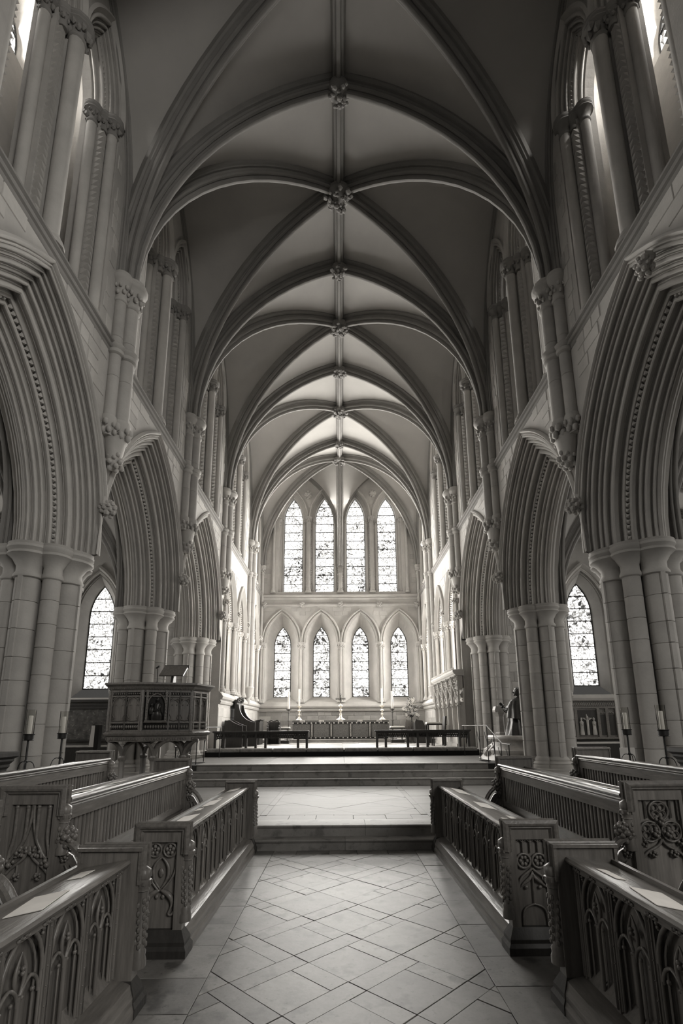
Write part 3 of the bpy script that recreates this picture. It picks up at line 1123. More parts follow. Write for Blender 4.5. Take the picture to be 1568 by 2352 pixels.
def vault_bay(parent, xc, hw, y0, y1, z0, R_, stilt, k=1.0, kw=0.5, first=True, ridge=True, last=False, mat_rib='rib'):
    ym = (y0 + y1) / 2
    for s in (-1, 1):
        xs = xc + s * hw
        tr0 = curve(xs, y0, xc, y0, z0, R_)
        tr1 = curve(xs, y1, xc, y1, z0, R_)
        d0 = curve(xs, y0, xc, ym, z0, R_)
        d1 = curve(xs, y1, xc, ym, z0, R_)
        w0 = wallcurve(xs - s * 0.1, y0 + 0.22, ym, z0, R_, stilt)
        w1 = wallcurve(xs - s * 0.1, y1 - 0.22, ym, z0, R_, stilt)
        web(parent, tr0, d0)
        web(parent, d0, w0)
        web(parent, w1, d1)
        if not last:
            web(parent, d1, tr1)
        if first:
            obj('rib', rib_mesh(tr0, k * 1.08), mat_rib, parent)
        obj('rib', rib_mesh(d0, k), mat_rib, parent)
        obj('rib', rib_mesh(d1, k), mat_rib, parent)
        wr = w0 + list(reversed(w1))[1:]
        obj('wall_rib', rib_mesh(wr, kw, flat=(0, 1, 0)), mat_rib, parent)


vault = thing('ceiling', 'ribbed plaster vault over the choir with a straight ridge rib and carved bosses', 'vault', (0, 0, 0), kind='structure')
VR = VTOP - VSP
for i, (a, b) in enumerate(BAYS[:-1]):
    vault_bay(vault, 0, 4.2, a, b, VSP, VR, 1.5)
# last bay: the east half divides into two lobes over the pairs of lancets
a, b = BAYS[-1]
ym = 23.25
for s in (-1, 1):
    tr0 = curve(s * 4.2, a, 0, a, VSP, VR)
    d0 = curve(s * 4.2, a, 0, ym, VSP, VR)
    d1 = curve(s * 4.15, b - 0.05, 0, ym, VSP, VR)
    w0 = wallcurve(s * 4.1, a + 0.2, ym, VSP, VR, 1.5)
    w1 = wallcurve(s * 4.1, b - 0.2, ym, VSP, VR, 1.5)
    web(vault, tr0, d0)
    web(vault, d0, w0)
    web(vault, w1, d1)
    cen = curve(0, b - 0.12, 0, ym, VSP, VR)
    ea, eb = [], []
    for z in zs(VR):
        q = 0.0 if z <= 1.9 else rise_x(1.95, VR - 1.9, z - 1.9) / 1.95
        ea.append((s * (4.1 - 2.05 * q), b - 0.02, VSP + z))
        eb.append((s * (0.12 + 1.93 * q), b - 0.02, VSP + z))
    # crown line of the lobe runs from the wall to the boss
    web(vault, d1, ea)
    web(vault, eb, cen)
    obj('rib', rib_mesh(tr0, 1.08), 'rib', vault)
    obj('rib', rib_mesh(d0, 1.0), 'rib', vault)
    obj('rib', rib_mesh(d1, 0.9), 'rib', vault)
    obj('wall_rib', rib_mesh(ea + list(reversed(eb))[1:], 0.45, flat=(1, 0, 0)), 'rib', vault)
    obj('wall_rib', rib_mesh(w0 + list(reversed(w1))[1:], 0.5, flat=(0, 1, 0)), 'rib', vault)
obj('rib', rib_mesh(curve(0, b - 0.1, 0, ym, VSP - 0.1, VR + 0.1), 1.05), 'rib', vault)
mb = MB()
ys_ = [BAYS[0][0], ym]
RIDGE = [(bb * 1.0, -nn * 0.85) for bb, nn in RIBP]
mb.loft([[(bb, y, VTOP + nn) for bb, nn in RIDGE] for y in ys_], False)
obj('ridge_rib', mb, 'rib', vault)
# a row of dog-tooth on the rib at the sanctuary arch
mb = MB()
for s in (-1, 1):
    for x, y, z in curve(s * 4.2, YD, 0, YD, VSP, VR):
        pass
    pts = curve(s * 4.2, YD, 0, YD, VSP, VR)
    for i in range(len(pts) - 1):
        for k in range(6):
            p = Vector(pts[i]).lerp(Vector(pts[i + 1]), k / 6)
            n_ = Vector((-p.x, 0, -(p.z - VSP) * 0.6 - 1.2)).normalized()
            mb.ball(p + n_ * 0.24 + Vector((0, -0.15, 0)), 0.035, 4, 3)
obj('dogtooth', mb, 'rib', vault, sharp=0, kind='stuff')
for y, r, sd in [(YA, 0.24, 1), ((YA + YB) / 2, 0.33, 2), (YB, 0.25, 3), ((YB + YC) / 2, 0.31, 4), (YC, 0.25, 5), ((YC + YD) / 2, 0.33, 6), (YD, 0.22, 7), (ym, 0.32, 8)]:
    c_ = (0, y, VTOP - 0.27)
    mb = MB()
    mb.lathe([(r * 0.5, 0.15), (r * 0.95, 0.08), (r * 0.95, -0.02), (r * 0.8, -0.08), (r * 0.3, -0.12)], 14, c_)
    rnd = random.Random(sd)
    for k in range(34):
        a_ = rnd.uniform(0, 2 * PI)
        q = r * sqrt(rnd.random()) * 1.02
        zz = -0.10 - 0.10 * (1 - (q / r) ** 2) + rnd.uniform(-0.03, 0.03)
        l = r * rnd.uniform(0.16, 0.3)
        mb.ball((c_[0] + q * cos(a_), c_[1] + q * sin(a_), c_[2] + zz), l, 5, 3, (rnd.uniform(0.6, 1.1), rnd.uniform(0.6, 1.1), 0.6))
    obj('boss', mb, 'rib', vault)

# ================================================================ piers
PX = 4.95
PLINTH = 0.62
drum_cache = {}


def drum(r, h, fillet):
    k = (r, round(h, 3), fillet)
    if k not in drum_cache:
        mb = MB()
        n = 16
        g = 0.006

        def ring(q, z):
            out = []
            for j in range(n):
                a = 2 * PI * j / n
                out.append((q * cos(a), q * sin(a), z))
                if fillet and j == 0:
                    pass
            return out
        mb.loft([ring(r - 0.012, 0.0), ring(r, g), ring(r, h - g), ring(r - 0.012, h)], True)
        if fillet:
            mb.box(r - 0.03, r + 0.028, -0.035, 0.035, g, h - g)
        drum_cache[k] = mb.mesh('drum', 'drum', 30)
    return drum_cache[k]


pier_names = {YA: 'first', YB: 'second', YC: 'third'}
for s in (-1, 1):
    for yp in (YA, YB, YC):
        root = thing('pier', 'clustered limestone pier of eight shafts, %s from the camera in the %s arcade' % (pier_names[yp], SW[s]), 'pier', (s * PX, yp, 0), kind='structure')
        rnd = random.Random(int(yp * 10) + s)
        mb = MB().lathe([(0.36, 0.3), (0.36, SPR - 0.3)], 8, (0, 0, 0), a0=PI / 8)
        obj('core', mb, 'stone', root, sharp=30)
        cap, base = MB(), MB()
        for k in range(8):
            a = k * PI / 4
            card = k % 2 == 0
            r = 0.18 if card else 0.135
            q = 0.42 if card else 0.455
            c_ = (q * cos(a), q * sin(a))
            sh = link('shaft', None, root, (c_[0], c_[1], 0), a)
            nd = 8
            z0, z1 = PLINTH + 0.24, SPR - 0.52
            cuts = [z0]
            hs = [rnd.uniform(0.8, 1.2) for _ in range(nd)]
            hs = [round(x / sum(hs) * (z1 - z0), 2) for x in hs]
            z = z0
            for i, h in enumerate(hs):
                if i == nd - 1:
                    h = round(z1 - z, 3)
                link('drum', drum(r, h, card), sh, (0, 0, z))
                z += h
            bell_cap(cap, (c_[0], c_[1], SPR - 0.53), r, 0.53, 20, 1.9 if card else 2.1)
            base_mould(base, (c_[0], c_[1], PLINTH), r, 0.26, 20)
        cap.lathe([(0.45, SPR - 0.3), (0.6, SPR - 0.05), (0.6, SPR)], 8, (0, 0, 0), a0=PI / 8)
        obj('capital', cap, 'stone', root)
        obj('base', base, 'stone', root)
        pl = MB()
        pl.lathe([(0.92, 0.0), (0.92, PLINTH - 0.12), (0.86, PLINTH - 0.06), (0.86, PLINTH)], 8, (0, 0, 0), a0=PI / 8)
        obj('plinth', pl, 'stone', root, sharp=20)

# ================================================================ vault shafts
for s in (-1, 1):
    for yp, nmn in ((YA, 'first'), (YB, 'second'), (YC, 'third'), (YD, 'fourth')):
        low = yp == YD
        root = thing('vault_shaft', 'clustered wall shaft with foliage capital carrying the vault ribs, %s on the %s wall' % (nmn, SW[s]), 'wall shaft', (s * W, yp, 0), kind='structure')
        z0 = 3.2 if low else 6.86
        grp = ((0.17, 0.0, 0.135), (0.06, -0.22, 0.105), (0.06, 0.22, 0.105))

        def at_(dd, dy, z):
            return (-s * dd, dy, z)
        cap, ring, cor = MB(), MB(), MB()
        for dd, dy, r in grp:
            z = z0
            k = 0
            while z < 9.2:
                z2 = min(z + (0.62 if low else 0.8), 9.25)
                if 9.25 - z2 < 0.2:
                    z2 = 9.25
                m_ = MB().lathe([(r - 0.008, z), (r, z + 0.006), (r, z2 - 0.006), (r - 0.008, z2)], 14, at_(dd, dy, 0), cap=False)
                if k == 0:
                    sh = obj('shaft', m_, 'drum', root)
                else:
                    obj('drum', m_, 'drum', sh)
                z = z2
                k += 1
            h_ = 0.58
            cap.lathe([(r, -0.02), (r * 1.2, 0.0), (r * 1.22, 0.03), (r * 1.02, 0.05), (r * 1.02, 0.16), (r * 1.2, 0.3), (r * 1.45, 0.34), (r * 1.45, 0.36), (r * 1.8, 0.4), (r * 1.95, 0.44), (r * 1.95, 0.48), (r * 1.7, 0.52), (r * 1.75, 0.545), (r * 1.6, 0.58)], 20, at_(dd, dy, 9.22))
            foliage(cap, at_(dd, dy, 9.34), r * 1.25, 0.2, 8, int(yp) + 3, 2, 0.3)
            ring.lathe([(r, STR - 0.18), (r + 0.04, STR - 0.15), (r + 0.05, STR - 0.1), (r + 0.02, STR - 0.07), (r + 0.06, STR - 0.03), (r + 0.07, STR), (r + 0.03, STR + 0.05), (r, STR + 0.07)], 14, at_(dd, dy, 0))
            if not low:
                cor.lathe([(r * 0.75, z0 - 0.34), (r * 1.0, z0 - 0.2), (r * 1.25, z0 - 0.09), (r * 1.3, z0 - 0.03), (r * 1.2, z0 + 0.02)], 14, at_(dd, dy, 0))
                foliage(cor, at_(dd, dy, z0 - 0.32), r * 1.1, 0.24, 7, int(yp), 2, 0.42)
        if low:
            cor.lathe([(0.03, z0 - 0.7), (0.10, z0 - 0.62), (0.12, z0 - 0.5), (0.10, z0 - 0.44), (0.2, z0 - 0.34), (0.2, z0 - 0.26), (0.24, z0 - 0.2), (0.24, z0 - 0.03), (0.28, z0), (0.26, z0 + 0.04)], 16, at_(0.1, 0, 0), sy=1.35)
        else:
            cor.lathe([(0.05, z0 - 0.86), (0.10, z0 - 0.8), (0.12, z0 - 0.66), (0.15, z0 - 0.5), (0.17, z0 - 0.36), (0.2, z0 - 0.3)], 12, at_(0.1, 0, 0), sy=1.3)
            blobs(cor, at_(0.12, 0, z0 - 0.7), 0.14, 22, int(yp), 0.34, (1, 1.2, 1.3))
        obj('capital', cap, 'stone', root, sharp=50)
        obj('shaft_ring', ring, 'stone', root)
        obj('corbel', cor, 'stone', root, sharp=70)
    # slim corner shaft by the east wall
    root = thing('corner_shaft', 'slim shaft with capital in the %s corner of the east wall' % ('north-east' if s < 0 else 'south-east'), 'wall shaft', (s * 4.02, YE - 0.08, 0), kind='structure')
    obj('shaft', MB().lathe([(0.075, 5.95), (0.075, 9.3)], 12, cap=False), 'stone', root)
    mb = bell_cap(MB(), (0, 0, 9.25), 0.085, 0.5, 14, 2.1)
    foliage(mb, (0, 0, 9.38), 0.1, 0.2, 7, 2, 2, 0.45)
    obj('capital', mb, 'stone', root)
    obj('corbel', MB().lathe([(0.02, 5.6), (0.07, 5.7), (0.08, 5.8), (0.12, 5.86), (0.12, 5.96), (0.08, 6.0)], 12), 'stone', root)

# ================================================================ aisles
AX0, AX1 = W + 1.7, 11.2
AYE = 17.1
for s in (-1, 1):
    nm = SIDE[s]
    fa = lambda a, b, d: (s * (AX1 + d), a, b)
    fe = lambda a, b, d: (a, AYE + d, b)
    cy_ = [5.91, 10.21, 15.05 if s < 0 else 14.52]  # third north window is in view; the others are assumed, added for light
    wc = arch_c(0.55, 1.5)
    mb = MB().plate([(-0.6, -0.1), (AYE + 1, -0.1), (AYE + 1, 8.4), (-0.6, 8.4)], [outline(u, 0.75, wc, 5.3, 2.7) for u in cy_], fa, 0)
    for u in cy_:
        reveal(mb, u, [(0, 0.75), (0.55, 0.5)], wc, 5.3, 2.7, fa, sills=[2.7, 3.0])
    wa = obj('wall_aisle_' + nm, mb, 'stone', sharp=0)
    tag(wa, 'outer wall of the %s aisle seen between the piers' % SW[s], 'wall', kind='structure')
    for k, u in enumerate(cy_):
        window(u, 0.5, wc, 5.3, 3.0, fa, 0.55, 8, 'glass_c', 'stained window in the outer wall of the %s aisle, %s from the west' % (SW[s], ('first', 'second', 'third')[k]), sky=DAYLIGHT * 0.22)
    # end wall of the aisle with its lancet over the chapel altar
    u = s * 8.52
    ec = arch_c(0.43, 1.1)
    x0, x1 = sorted((s * (W + 0.05), s * (AX1 + 0.2)))
    mb = MB().plate([(x0, -0.1), (x1, -0.1), (x1, 8.6), (x0, 8.6)], [outline(u, 0.78, ec, 5.35, 2.55)], fe, 0)
    reveal(mb, u, [(0, 0.78), (0.14, 0.78), (0.14, 0.66), (0.5, 0.44)], ec, 5.45, 2.55, fe, sills=[2.55, 2.55, 2.58, 2.9])
    wc_ = obj('wall_chapel_' + nm, mb, 'stone', sharp=0)
    tag(wc_, 'east end wall of the %s aisle with one stained lancet over a chapel altar' % SW[s], 'wall', kind='structure')
    mb = MB()
    moulding(mb, u, [(0.24, 0), (0.25, -0.09), (0.17, -0.13), (0.12, -0.06), (0.1, 0)] + rolls((0.1, 0.0), (-0.06, 0.14), (1.0, 0.7, 0.8), 1), 0.78, ec, 5.35, fe, 9)
    obj('arch_moulding', mb, 'stone', wc_)
    for e in (-1, 1):
        mb = MB().lathe([(0.085, 2.75), (0.085, 5.0)], 12, fe(u + e * 0.9, 0, -0.05), cap=False)
        bell_cap(mb, fe(u + e * 0.9, 4.98, -0.05), 0.085, 0.38, 12, 1.9)
        base_mould(mb, fe(u + e * 0.9, 2.5, -0.05), 0.085, 0.26, 12)
        obj('shaft', mb, 'stone', wc_)
    prof = [(0.0, -0.1), (-0.08, -0.08), (-0.1, 0.0), (-0.06, 0.05), (0.0, 0.12)]
    obj('sill_course', MB().loft([[fe(x, 2.45 + z, d) for d, z in prof] for x in (x0, x1)], False), 'stone', wc_)
    lay_stones(wc_, 0, x0, x1, 2.7, 6.6, lambda x, z: abs(x - u) > 1.1, seed=3, lens=(0.45, 0.6, 0.8), ch=0.32, d=AYE - YE, cap=90)
    window(u, 0.44, ec, 5.45, 2.9, fe, 0.5, 8, 'glass_c', 'bright stained lancet at the east end of the %s aisle' % SW[s], sky=DAYLIGHT * 0.3, dl=0.4)
    av = thing('ceiling_aisle', 'ribbed vault of the %s aisle glimpsed behind the arches' % SW[s], 'vault', kind='structure')
    for a, b in ((-0.54, YZ), (YZ, YA), (YA, YB), (YB, AYE)):
        vault_bay(av, s * 8.4, 3.0, a, b, 4.45, 3.6, 0.4, 0.7, 0.6)
    mb = MB()
    for yp in (YA, YB):
        r = 0.09
        for dy in (-0.14, 0, 0.14):
            mb.lathe([(r, 2.6), (r, 4.2)], 10, fa(yp + dy, 0, -0.05), cap=False)
            bell_cap(mb, fa(yp + dy, 4.15, -0.05), r, 0.4, 10, 1.9)
    obj('wall_shaft', mb, 'stone', av)
    # responds on the aisle end wall at the arcade side
    obj('sky_block_slab', MB().box(min(s * 5.7, s * 11.5), max(s * 5.7, s * 11.5), -0.6, AYE + 0.8, 8.1, 8.2), 'stone', av)  # unseen slab over the aisle, added to keep sky light out
mb = MB().box(-W - 2.2, W + 2.2, -0.6, YE + 1.2, 15.35, 15.5)  # unseen slab above the vault, added to block light from the sky
obj('sky_block_slab', mb, 'stone', vault)

# ================================================================ floor
Z1, Z2, Z3 = 0.28, 0.72, 0.90
S1 = 7.10
mb = MB()
mb.box(-11.4, 11.4, -6, S1 + 0.24, -0.3, -0.02)
mb.box(-11.4, 11.4, S1 + 0.24, 26, -0.3, Z1 - 0.02)
mb.box(-W - 0.02, W + 0.02, 12.42, 26, Z1 - 0.02, Z2 - 0.02)
mb.box(-W - 0.02, W + 0.02, 15.62, 26, Z2 - 0.02, Z3 - 0.02)
floor = obj('floor', mb, 'grout', sharp=0)
tag(floor, 'stone paved choir floor with diagonal flags down the aisle and steps to the sanctuary', 'floor', kind='structure')


def clip(poly, a, b, c):
    """keep the part of poly with a*x + b*y <= c"""
    out = []
    for i in range(len(poly)):
        p, q = poly[i], poly[(i + 1) % len(poly)]
        dp, dq = a * p[0] + b * p[1] - c, a * q[0] + b * q[1] - c
        if dp <= 0:
            out.append(p)
        if (dp < 0 < dq) or (dq < 0 < dp):
            t_ = dp / (dp - dq)
            out.append((p[0] + (q[0] - p[0]) * t_, p[1] + (q[1] - p[1]) * t_))
    return out


def shrink(poly, g):
    cx = sum(p[0] for p in poly) / len(poly)
    cy__ = sum(p[1] for p in poly) / len(poly)
    out = []
    for x, y in poly:
        l = sqrt((x - cx) ** 2 + (y - cy__) ** 2) + 1e-9
        k = max(0.2, 1 - g / l)
        out.append((cx + (x - cx) * k, cy__ + (y - cy__) * k))
    return out


def area2(poly):
    return abs(sum(poly[i][0] * poly[(i + 1) % len(poly)][1] - poly[(i + 1) % len(poly)][0] * poly[i][1] for i in range(len(poly)))) / 2


frnd = random.Random(4)


def paving(poly, z, material, name='flagstone', parent=None, jit=0.0015, g=0.0028):
    if len(poly) < 3 or area2(poly) < 0.002:
        return
    cx = sum(p[0] for p in poly) / len(poly)
    cy__ = sum(p[1] for p in poly) / len(poly)
    dz = frnd.uniform(-jit, jit)
    p0 = [(x - cx, y - cy__) for x, y in shrink(poly, g)]
    p1 = [(x - cx, y - cy__) for x, y in shrink(poly, g + 0.003)]
    mb = MB().loft([[(x, y, -0.03) for x, y in p0], [(x, y, -0.002) for x, y in p0], [(x, y, 0) for x, y in p1]], True, False, True)
    obj(name, mb, material, parent or floor, (cx, cy__, z + dz), sharp=0)


def rect(x0, x1, y0, y1):
    return [(x0, y0), (x1, y0), (x1, y1), (x0, y1)]


# diagonal flags: squares divided by narrow strips, all at 45 degrees
BIG, SML = 0.385, 0.155
PER = BIG + SML
q2 = sqrt(0.5)
XB0, XB1, YB0, YB1 = -0.92, 0.92, 1.2, S1 - 0.22
for i in range(-2, 14):
    for j in range(-4, 14):
        s0, t0 = 2.57 - PER * 4 + PER * i, 2.57 - PER * 4 + PER * j
        mergemode = frnd.random()
        cells = []
        if mergemode < 0.28:
            cells = [(s0, s0 + BIG, t0, t0 + PER), (s0 + BIG, s0 + PER, t0, t0 + BIG), (s0 + BIG, s0 + PER, t0 + BIG, t0 + PER)]
        elif mergemode < 0.45:
            cells = [(s0, s0 + PER, t0, t0 + BIG), (s0, s0 + BIG, t0 + BIG, t0 + PER), (s0 + BIG, s0 + PER, t0 + BIG, t0 + PER)]
        elif mergemode < 0.7:
            cells = [(s0, s0 + BIG, t0, t0 + BIG), (s0 + BIG, s0 + PER, t0, t0 + PER), (s0, s0 + BIG, t0 + BIG, t0 + PER)]
        else:
            cells = [(s0, s0 + BIG, t0, t0 + BIG), (s0 + BIG, s0 + PER, t0, t0 + BIG), (s0, s0 + PER, t0 + BIG, t0 + PER)]
        for a, b, c, d in cells:
            poly = [((s_ - t_) * q2, (s_ + t_) * q2) for s_, t_ in ((a, c), (b, c), (b, d), (a, d))]
            for cl in ((1, 0, XB1), (-1, 0, -XB0), (0, 1, YB1), (0, -1, -YB0)):
                poly = clip(poly, *cl)
                if len(poly) < 3:
                    break
            if len(poly) >= 3:
                paving(poly, 0.0, 'tile')
for s in (-1, 1):      # border slabs beside the desks
    y = 1.0
    while y < S1:
        l = frnd.choice((0.42, 0.5, 0.58, 0.7))
        y2 = min(y + l, S1)
        x0, x1 = sorted((s * 0.92, s * 1.62))
        paving(rect(x0, x1, y, y2), 0.0, 'tile')
        y = y2
x = -0.92
for l in (0.3, 0.42, 0.36, 0.4, 0.36):
    paving(rect(x, x + l, S1 - 0.22, S1), 0.0, 'tile')
    x += l
for x0, x1 in ((-4.3, -2.9), (-2.9, -1.62), (1.62, 2.9), (2.9, 4.3)):
    for k in range(6):
        paving(rect(x0, x1, 1 + k * 1.05, 2.05 + k * 1.05), 0.0, 'tile')


def step_row(root, y0, y1, z0, z1, x0, x1, lens, nose=0.02):
    """a run of step stones with a small rounded nosing"""
    x = x0
    i = 0
    while x < x1 - 0.01:
        l = lens[i % len(lens)]
        xe = min(x + l, x1)
        if x1 - xe < 0.25:
            xe = x1
        prof = [(y0, z0), (y0, z1 - 0.045), (y0 - nose * 0.7, z1 - 0.03), (y0 - nose, z1 - 0.015), (y0 - nose * 0.6, z1 - 0.003), (y0, z1), (y1, z1), (y1, z0)]
        mb = MB().loft([[(xx, a, b) for a, b in prof] for xx in (x + 0.002, xe - 0.002)], True, True, True)
        obj('step_stone', mb, 'step', root, sharp=30)
        x = xe
        i += 1


t = link('step', None, floor)
step_row(t, S1, S1 + 0.22, 0, 0.135, -1.26, 1.26, (1.27, 1.25))
t = link('step', None, floor)
step_row(t, S1 + 0.2, S1 + 0.62, 0, Z1, -1.26, 1.26, (1.55, 0.97))
# paving of the raised choir floor
for s in (-1, 1):
    x0, x1 = sorted((s * 1.17, s * 1.27))
    for k in range(4):
        paving(rect(x0, x1, 8.1 + k * 0.95, 9.05 + k * 0.95), Z1, 'slab')
    for k, (xa, xb) in enumerate(((1.27, 2.3), (2.3, 3.3), (3.3, 4.3))):
        for j in range(5):
            yy = S1 + 0.24 + j * 0.92
            if yy < 11.9:
                xx0, xx1 = sorted((s * xa, s * xb))
                paving(rect(xx0, xx1, yy, min(yy + 0.92, 11.9)), Z1, 'slab')
x = -1.27
for l in (0.46, 0.4, 0.55, 0.48, 0.38, 0.27):
    paving(rect(x, min(x + l, 1.27), S1 + 0.62, S1 + 0.95), Z1, 'slab')
    x += l
x = -1.17
for l in (0.58, 0.44, 0.5, 0.82):
    paving(rect(x, min(x + l, 1.17), S1 + 0.95, 8.1), Z1, 'slab')
    x += l
for i in range(-6, 8):
    for j in range(-3, 9):
        P_ = 0.95
        a, c = 5.0 + P_ * i, 5.3 + P_ * j
        poly = [((s_ - t_) * q2, (s_ + t_) * q2) for s_, t_ in ((a, c), (a + P_, c), (a + P_, c + P_), (a, c + P_))]
        for cl in ((1, 0, 1.17), (-1, 0, 1.17), (0, 1, 11.9), (0, -1, -8.1)):
            poly = clip(poly, *cl)
            if len(poly) < 3:
                break
        if len(poly) >= 3:
            paving(poly, Z1, 'slab', jit=0.001)
# chancel steps, each a row of long stones
for y0, y1, z1, xe, ln in ((11.9, 12.2, 0.43, 3.62, (1.7, 2.3, 1.9)), (12.15, 12.4, 0.575, 3.56, (2.2, 1.5, 2.4)), (12.38, 12.75, Z2, 3.45, (1.3, 2.6, 1.8))):
    t = link('step', None, floor)
    step_row(t, y0, y1, Z1, z1, -xe, xe, ln)
x = -3.45
for l in (1.6, 1.9, 1.2, 2.2):
    xe = min(x + l, 3.45)
    for k in range(3):
        off = 0.5 if k % 2 else 0
        paving(rect(x, xe, 12.75 + k * 0.87, 12.75 + (k + 1) * 0.87), Z2, 'slab')
    x = xe
for s in (-1, 1):
    x0, x1 = sorted((s * 3.45, s * 4.05))
    paving(rect(x0, x1, 13.2, 15.36), Z2, 'slab')
# black riser below the kneeler, then the chequered sanctuary floor
obj('dark_riser', MB().box(-4.05, 4.05, 15.36, 15.62, Z2 - 0.02, Z3 - 0.05), 'riser_carpet', floor, sharp=0)
M['tile_a'] = mat('pale_marble_square', 0.5, 0.3, noise=3, namp=0.2, objvar=0.15, spec=0.5)
M['tile_b'] = mat('grey_marble_square', 0.2, 0.3, noise=3, namp=0.25, objvar=0.2, spec=0.5)
for i in range(-6, 6):
    for j in range(9):
        xa, xb = i * 0.68 + 0.02, (i + 1) * 0.68 + 0.02
        xa, xb = max(xa, -4.05), min(xb, 4.05)
        paving(rect(xa, xb, 15.62 + j * 0.8, 16.42 + j * 0.8), Z3, 'tile_a' if (i + j) % 2 else 'tile_b', jit=0.0)
# altar dais
t = link('step', None, floor)
step_row(t, 22.0, 25.1, Z3, Z3 + 0.13, -4.0, 4.0, (1.9, 2.2, 1.8, 2.1))

# ================================================================ choir stalls
def mirror_fn(s, x0, y0):
    """local (xo outward from the aisle, y along, z) -> coordinates relative to a root at (s*x0, y0, 0)"""
    return lambda xo, y, z: (s * xo, y, z)


def part(name, mb, material, root, fn, sharp=38, kind=None):
    mb.v = [fn(*p) for p in mb.v]
    return obj(name, mb, material, root, sharp=sharp, kind=kind)


def frame_mould(mb, x0, x1, z0, z1, yf, dirn, wd=0.05, drop=None):
    """label moulding round the top and both sides of a panel on the face y = yf; dirn = -1 towards the camera."""
    prof = [(0.0, 0.0), (-0.012, 0.0), (-0.018, 0.022), (0.004, 0.034), (0.018, 0.03), (0.03, 0.016), (0.036, 0.02), (0.046, 0.008), (0.052, 0.0)]
    pts = [(x0, drop if drop else z0, 1, 0), (x0, z1, 1, -1), (x1, z1, -1, -1), (x1, drop if drop else z0, -1, 0)]
    rings = []
    for x, z, ix, iz in pts:
        rings.append([(x + ix * a, yf + dirn * b, z + iz * a) for a, b in prof])
    return mb.loft(rings, False)


def carved_shaft(mb, x, y, z0, z1, r):
    """polygonal shaft wrapped in a spiral of leaves, with a billeted capital and a moulded foot"""
    mb.lathe([(r * 1.35, z0), (r * 1.35, z0 + 0.04), (r * 1.15, z0 + 0.06), (r * 1.25, z0 + 0.085), (r, z0 + 0.1), (r, z1 - 0.07), (r * 1.2, z1 - 0.065), (r * 1.1, z1 - 0.05), (r * 1.4, z1 - 0.035), (r * 1.45, z1 - 0.005), (r * 1.2, z1), (r * 1.35, z1 + 0.01), (r * 1.3, z1 + 0.05), (r * 0.3, z1 + 0.075)], 8, (x, y, 0), a0=PI / 8)
    n = int((z1 - z0 - 0.2) / 0.022)
    for k in range(n):
        for a in (0, PI / 2, PI, PI * 1.5):
            q = a + (k % 2) * 0.6 - 0.3 + k * 0.05
            mb.ball((x + r * cos(q), y + r * sin(q), z0 + 0.12 + k * 0.022), 0.013, 5, 3, (1, 1, 1.5))
    for k in range(8):
        q = PI / 8 + k * PI / 4
        mb.box(x + r * 1.42 * cos(q) - 0.006, x + r * 1.42 * cos(q) + 0.006, y + r * 1.42 * sin(q) - 0.006, y + r * 1.42 * sin(q) + 0.006, z1 - 0.03, z1 - 0.01)
    return mb


def bez(p0, p1, p2, p3, n=8):
    out = []
    for k in range(n + 1):
        t = k / n
        u = 1 - t
        out.append(tuple(u ** 3 * a + 3 * u * u * t * b + 3 * u * t * t * c + t ** 3 * d for a, b, c, d in zip(p0, p1, p2, p3)))
    return out


def ring_pts(cx, cz, r, y, n=14):
    return [(cx + r * cos(2 * PI * k / n), y, cz + r * sin(2 * PI * k / n)) for k in range(n)]


def tracery_end_a(mb, cx, w, z0, z1, y):
    """two rosettes above a pair of flowing mouchettes and a cusped ogee"""
    h = w / 2
    H = z1 - z0
    for e in (-1, 1):
        c = (cx + e * h * 0.5, y, z1 - h * 0.52)
        mb.tube(ring_pts(c[0], c[2], h * 0.42, y), 0.008, 4, True)
        for k in range(5):
            a = k * 2 * PI / 5 + 0.3
            mb.ball((c[0] + 0.22 * h * cos(a), y, c[2] + 0.22 * h * sin(a)), h * 0.15, 5, 3, (1, 0.6, 1))
        mb.ball(c, h * 0.1, 5, 3)
        P = bez((cx, y, z1 - h * 0.95), (cx + e * h * 0.6, y, z1 - h * 1.4), (cx + e * h * 0.75, y, z1 - h * 2.1), (cx, y, z1 - h * 2.9), 10)
        mb.tube(P, [0.006 + 0.008 * sin(PI * i / 10) for i in range(11)], 5)
        P = bez((cx + e * h * 0.95, y, z1 - h * 1.1), (cx + e * h * 1.0, y, z1 - h * 2.0), (cx + e * h * 0.7, y, z1 - h * 2.3), (cx + e * h * 0.15, y, z1 - h * 2.95), 10)
        mb.tube(P, 0.009, 5)
        P = bez((cx, y, z1 - h * 2.95), (cx + e * h * 0.6, y, z1 - h * 3.1), (cx + e * h * 1.05, y, z1 - h * 3.5), (cx + e * h * 0.62, y, z1 - h * 4.3), 10)
        mb.tube(P, [0.008 + 0.013 * sin(PI * min(1, i / 8)) for i in range(11)], 6)
        P = bez((cx + e * h * 0.62, y, z1 - h * 4.3), (cx + e * h * 0.55, y, z1 - h * 4.5), (cx + e * h * 0.9, y, z1 - h * 4.5), (cx + e * h * 0.95, y, z1 - h * 4.2), 5)
        mb.tube(P, 0.01, 5)
        mb.ball((cx + e * h * 0.2, y, z1 - h * 3.35), h * 0.13, 6, 4, (1, 0.6, 1.1))
    mb.ball((cx, y + 0.0, z1 - h * 1.9), h * 0.2, 6, 4, (0.9, 0.4, 1.5))


